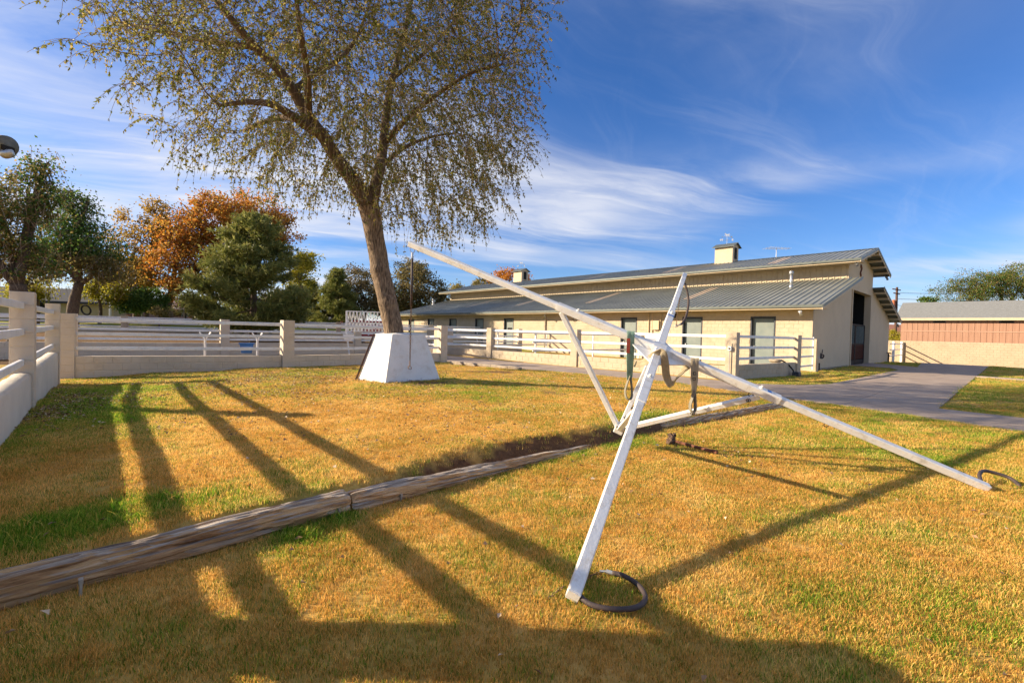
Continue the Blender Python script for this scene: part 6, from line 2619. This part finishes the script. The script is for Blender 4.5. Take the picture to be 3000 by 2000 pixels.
# utility pole and its wires, behind the barn
up = at(2626, 1000, 58)
pole = thing('utility_pole', 'brown wooden utility pole with orange transformer behind the barn', 'utility pole', (up.x, up.y, -.1))
tp = at(2628, 841, 58)
MB().tube([Vector((up.x - .15, up.y, -.3)), Vector((tp.x, tp.y, tp.z))], [.17, .12], 10).build('shaft', M_pole, pole)
for (zz_, l) in ((tp.z - .25, .7), (tp.z - .75, .55)):
    MB().bar(Vector((tp.x - l, tp.y - .15, zz_)), Vector((tp.x + l * .5, tp.y - .15, zz_ - .15)), .10, .12, ch=.01).build('crossarm', M_pole, pole)
tf = MB().cyl(Vector((tp.x - .45, tp.y - .1, tp.z - 2.8)), Vector((tp.x - .45, tp.y - .1, tp.z - 1.75)), .2, 14)
tf.cyl(Vector((tp.x - .45, tp.y - .1, tp.z - 1.75)), Vector((tp.x - .45, tp.y - .1, tp.z - 1.6)), .21, 14, .1)
tf.build('transformer', M_transf, pole)
for (z0, z1, sag) in ((tp.z - .75, tp.z - .2, .25), (tp.z - 1.5, tp.z - 1.1, .3)):
    a, b = Vector((tp.x, tp.y - .2, z0)), Vector((tp.x + 45, tp.y - 6, z1))
    w = [a.lerp(b, k / 20) - Z * (sag * 4 * (k / 20) * (1 - k / 20)) for k in range(21)]
    MB().tube(w, .022, 4).build('wire', M_black, pole)
a, b = Vector((tp.x, tp.y, tp.z - 2.2)), Vector((tp.x + 3.4, tp.y - 8, 3.6))
MB().tube([a.lerp(b, k / 10) - Z * (.8 * (k / 10) * (1 - k / 10)) for k in range(11)], .018, 4).build('wire', M_black, pole)

# floodlight on a pole left of the frame
fp = at(-60, 1000, 17)
fld = thing('floodlight_pole', 'grey floodlight head peeking in at the left frame edge', 'floodlight', (fp.x, fp.y, -.1))
lt = at(10, 430, 17)
MB().tube([Vector((fp.x, fp.y, -.4)), Vector((fp.x, fp.y, lt.z + .1))], [.09, .06], 10).build('pole', M_lamp, fld)
MB().tube([Vector((fp.x, fp.y, lt.z)), Vector((lt.x - .2, lt.y, lt.z + .12))], .035, 8).build('bracket', M_lamp, fld)
hd_ = MB()
ax = Vector((1, -.25, -.32)).normalized()
cc = Vector((lt.x, lt.y, lt.z))
prof = [(-.42, .05), (-.38, .17), (-.22, .28), (.0, .35), (.12, .36), (.16, .37)]
hd_.tube([cc + ax * a_ + Z * .06 for a_, _ in prof], [r_ for _, r_ in prof], 18)
hd_.build('reflector', M_lamp, fld, True)
vs = MB()
pv = cc + ax * .16
vs.tube([pv - Z * .20 - ax * .42, pv - Z * .22 - ax * .05, pv - Z * .16 + ax * .20, pv - Z * .02 + ax * .32], [.08, .19, .15, .04], 14)
vs.build('visor', M_galv, fld, True)
MB().obox(pv + ax * .09 - Z * .02, ax, ax.cross(Z).normalized(), Z, .07, .16, .10, .02).build('shutter', M_black, fld)

# ==================================================================== PADDOCK ODDMENTS
# blue feed tub hung on the back fence
fdir = (Vector((-7.55, 15.42, 0)) - Vector((-11.85, 12.95, 0))).normalized()
fn = Vector((-fdir.y, fdir.x, 0))
tb = at(715, 1022, 15.0)
tb = Vector((-8.68, 15.02, .58))
m = MB()
m.prism([tb - fdir * .20 + fn * .06 + Z * .14, tb + fdir * .20 + fn * .06 + Z * .14, tb + fdir * .15 + fn * .06 - Z * .16, tb - fdir * .15 + fn * .06 - Z * .16], fn * .24)
m.obox(tb + fn * .18 + Z * .155, fdir, fn, Z, .23, .15, .018)
ft = m.build('feed_tub', M_blue, None)
tag(ft, 'blue feed tub hanging behind the bottom rail of the back fence', 'feed tub')
# Y shaped white stands
for px, lab in ((601, 'left white Y-shaped stand behind the back fence'), (754, 'right white Y-shaped stand behind the back fence')):
    q = at(px, 1015, 16.0 if px < 700 else 17.2)
    m = MB()
    z_t = .82
    b0 = Vector((q.x, q.y, gz1(q.x, q.y)))
    m.cyl(b0 - Z * .05, Vector((q.x, q.y, z_t)), .035, 10)
    for sg in (-1, 1):
        m.cyl(Vector((q.x, q.y, z_t - .02)), Vector((q.x + sg * .17, q.y + sg * .05, z_t + .24)), .024, 8)
    m.cyl(Vector((q.x + .02, q.y, z_t - .02)), Vector((q.x + .10, q.y + .12, z_t + .24)), .018, 8)
    tag(m.build('pipe_stand', M_white, None), lab, 'stand')


# white wire rack left of the elm trunk
def build_rack():
    c = at(1070, 1000, 23.5)
    d = Vector((.96, .28, 0)).normalized()
    n = Vector((-d.y, d.x, 0))
    e = thing('wire_rack', 'white wire hay rack with zigzag sides left of the elm trunk', 'rack', (c.x, c.y, -.1))
    hw, hd = .92, .35
    c0 = Vector((c.x, c.y, 0))
    zt, zm, zb = 2.18, 1.62, 1.18
    for sx in (-1, 1):
        for sy in (-1, 1):
            top = c0 + d * (sx * hw) + n * (sy * hd)
            MB().bar(top + Z * zb, top + Z * zt, .045, .045, up=d, ch=.005).build('upright', M_white, e)
            MB().bar(top + Z * (zb + .02), c0 + d * (sx * hw * .8) + n * (sy * hd * .6) - Z * .15, .04, .04, up=d, ch=.005).build('leg', M_white, e)
    for sy in (-1, 1):
        for z_ in (zt, zm, zb):
            MB().bar(c0 + n * (sy * hd) - d * hw + Z * z_, c0 + n * (sy * hd) + d * hw + Z * z_, .03, .03, ch=.003).build('rail', M_white, e)
        for (za, zb_) in ((zm, zt), (zb, zm)):
            zz = MB()
            k = 22
            for i in range(k):
                x0, x1 = -hw + 2 * hw * i / k, -hw + 2 * hw * (i + 1) / k
                z0, z1 = (za, zb_) if i % 2 else (zb_, za)
                zz.tube([c0 + n * (sy * hd) + d * x0 + Z * z0, c0 + n * (sy * hd) + d * x1 + Z * z1], .011, 4)
            zz.build('zigzag_wire', M_white, e)
    for sx in (-1, 1):
        MB().bar(c0 + d * (sx * hw) - n * hd + Z * zt, c0 + d * (sx * hw) + n * hd + Z * zt, .03, .03, ch=.003).build('rail', M_white, e)
        s = c0 + d * (sx * hw * .85)
        MB().prism([s - d * .26 - n * .4 + Z * 1.02, s + d * .26 - n * .4 + Z * 1.02, s + d * .24 - n * .4 + Z * .80, s + d * .12 - n * .4 + Z * .68, s - d * .14 - n * .4 + Z * .70, s - d * .25 - n * .4 + Z * .84], -n * .12).build('feed_pan', M_white, e)
    # red flatbed parked beyond
    p = at(1100, 985, 34)
    t = thing('red_flatbed', 'red slatted flatbed parked behind the wire rack', 'trailer', (p.x, p.y, 0))
    for z_ in (1.15, 1.5, 1.8):
        MB().obox((p.x, p.y, z_), d, n, Z, 1.7, .05, .10, .02).build('side_board', M_red, t)
    MB().obox((p.x, p.y + .9, .85), d, n, Z, 1.75, .9, .10, .02).build('bed', M_red, t)
    for sx in (-1.1, 1.1):
        q = Vector((p.x, p.y - .1, .38)) + d * sx
        MB().cyl(q, q + n * .25, .38, 16).build('wheel', M_rubber, t)
    for sx in (-1.6, -.8, 0, .8, 1.6):
        q = Vector((p.x, p.y - .06, 0)) + d * sx
        MB().bar(q + Z * .9, q + Z * 1.95, .06, .05, up=d, ch=.004).build('stake_post', M_pole, t)


build_rack()
# light switch and conduit on the driveway gatepost
sw = thing('switch_box', 'white switch box with conduit on the driveway fence post', 'switch box', (7.33, 15.55, .1))
pn = Vector((-.70, -.715, 0)).normalized()
pc = Vector((7.62, 15.85, 0)) + pn * .215 + Vector((.7, -.7, 0)) * -.02
pt_ = Vector((.715, -.70, 0))
MB().obox(pc + Z * .97, pt_, pn, Z, .055, .035, .075, .008).build('box', M_white, sw)
MB().cyl(pc + pn * .036 + Z * .97, pc + pn * .052 + Z * .97, .03, 12).build('switch', M_black, sw)
MB().cyl(pc + Z * -.15, pc + Z * .90, .014, 8).build('conduit', M_galv, sw)
MB().cyl(pc + Z * 1.04, pc + Z * 1.18, .010, 8).build('conduit', M_galv, sw)
# hose reel on the gable wall and at the fence corner
hs = thing('garden_hose', 'black hose coil hung on a tap at the shaded gable wall', 'hose', tuple(bp(-.1, .95, .2)))
m = MB()
for k in range(4):
    m.torus(bp(-.10 - k * .02, 1.1 + .02 * k, .56 - .01 * k), (U + V * .3 * (k - 1)).normalized(), .15 - .012 * k, .018, 20, 6, .75)
m.tube([bp(-.12, 1.1, .5), bp(-.12, 1.25, .72), bp(-.1, 1.4, .86), bp(-.08, 1.45, .70)], .02, 6)
m.build('coil', M_rubber, hs)
MB().cyl(bp(-.12, .72, -.2), bp(-.12, .72, .22), .06, 10).build('standpipe', M_black, hs)
MB().tube([bp(0, .72, .52), bp(-.12, .72, .52), bp(-.16, .72, .46)], .02, 8).build('tap', M_galv, hs)
tpx = thing('wall_tap', 'small tap and standpipe at the far corner of the gable', 'tap', tuple(bp(-.1, 19.4, -.1)))
MB().cyl(bp(-.1, 19.5, -.2), bp(-.1, 19.5, .45), .05, 8).build('standpipe', M_black, tpx)
MB().tube([bp(0, 19.4, .5), bp(-.2, 19.4, .5), bp(-.28, 19.3, .42)], .04, 8).build('tap', M_chain, tpx)
# waterer with a hose at the fence corner
wa = thing('waterer', 'grey waterer bowl with black hose by the fence corner', 'waterer', (11.3, 18.6, -.1))
c = Vector((10.55, 18.35, 0))
MB().tube([c + Z * .52, c + Z * .44, c + Z * .36], [.24, .22, .10], 16).build('bowl', M_stone, wa, True)
MB().tube([Vector((10.75, 18.3, .50)), Vector((11.15, 18.5, .34)), Vector((11.32, 18.42, .10)), Vector((11.36, 18.4, -.12))], .03, 8).build('hose', M_black, wa)
MB().obox((11.45, 18.40, -.06), V, U, Z, .16, .12, .10, .03).build('valve_box', M_frame, wa)
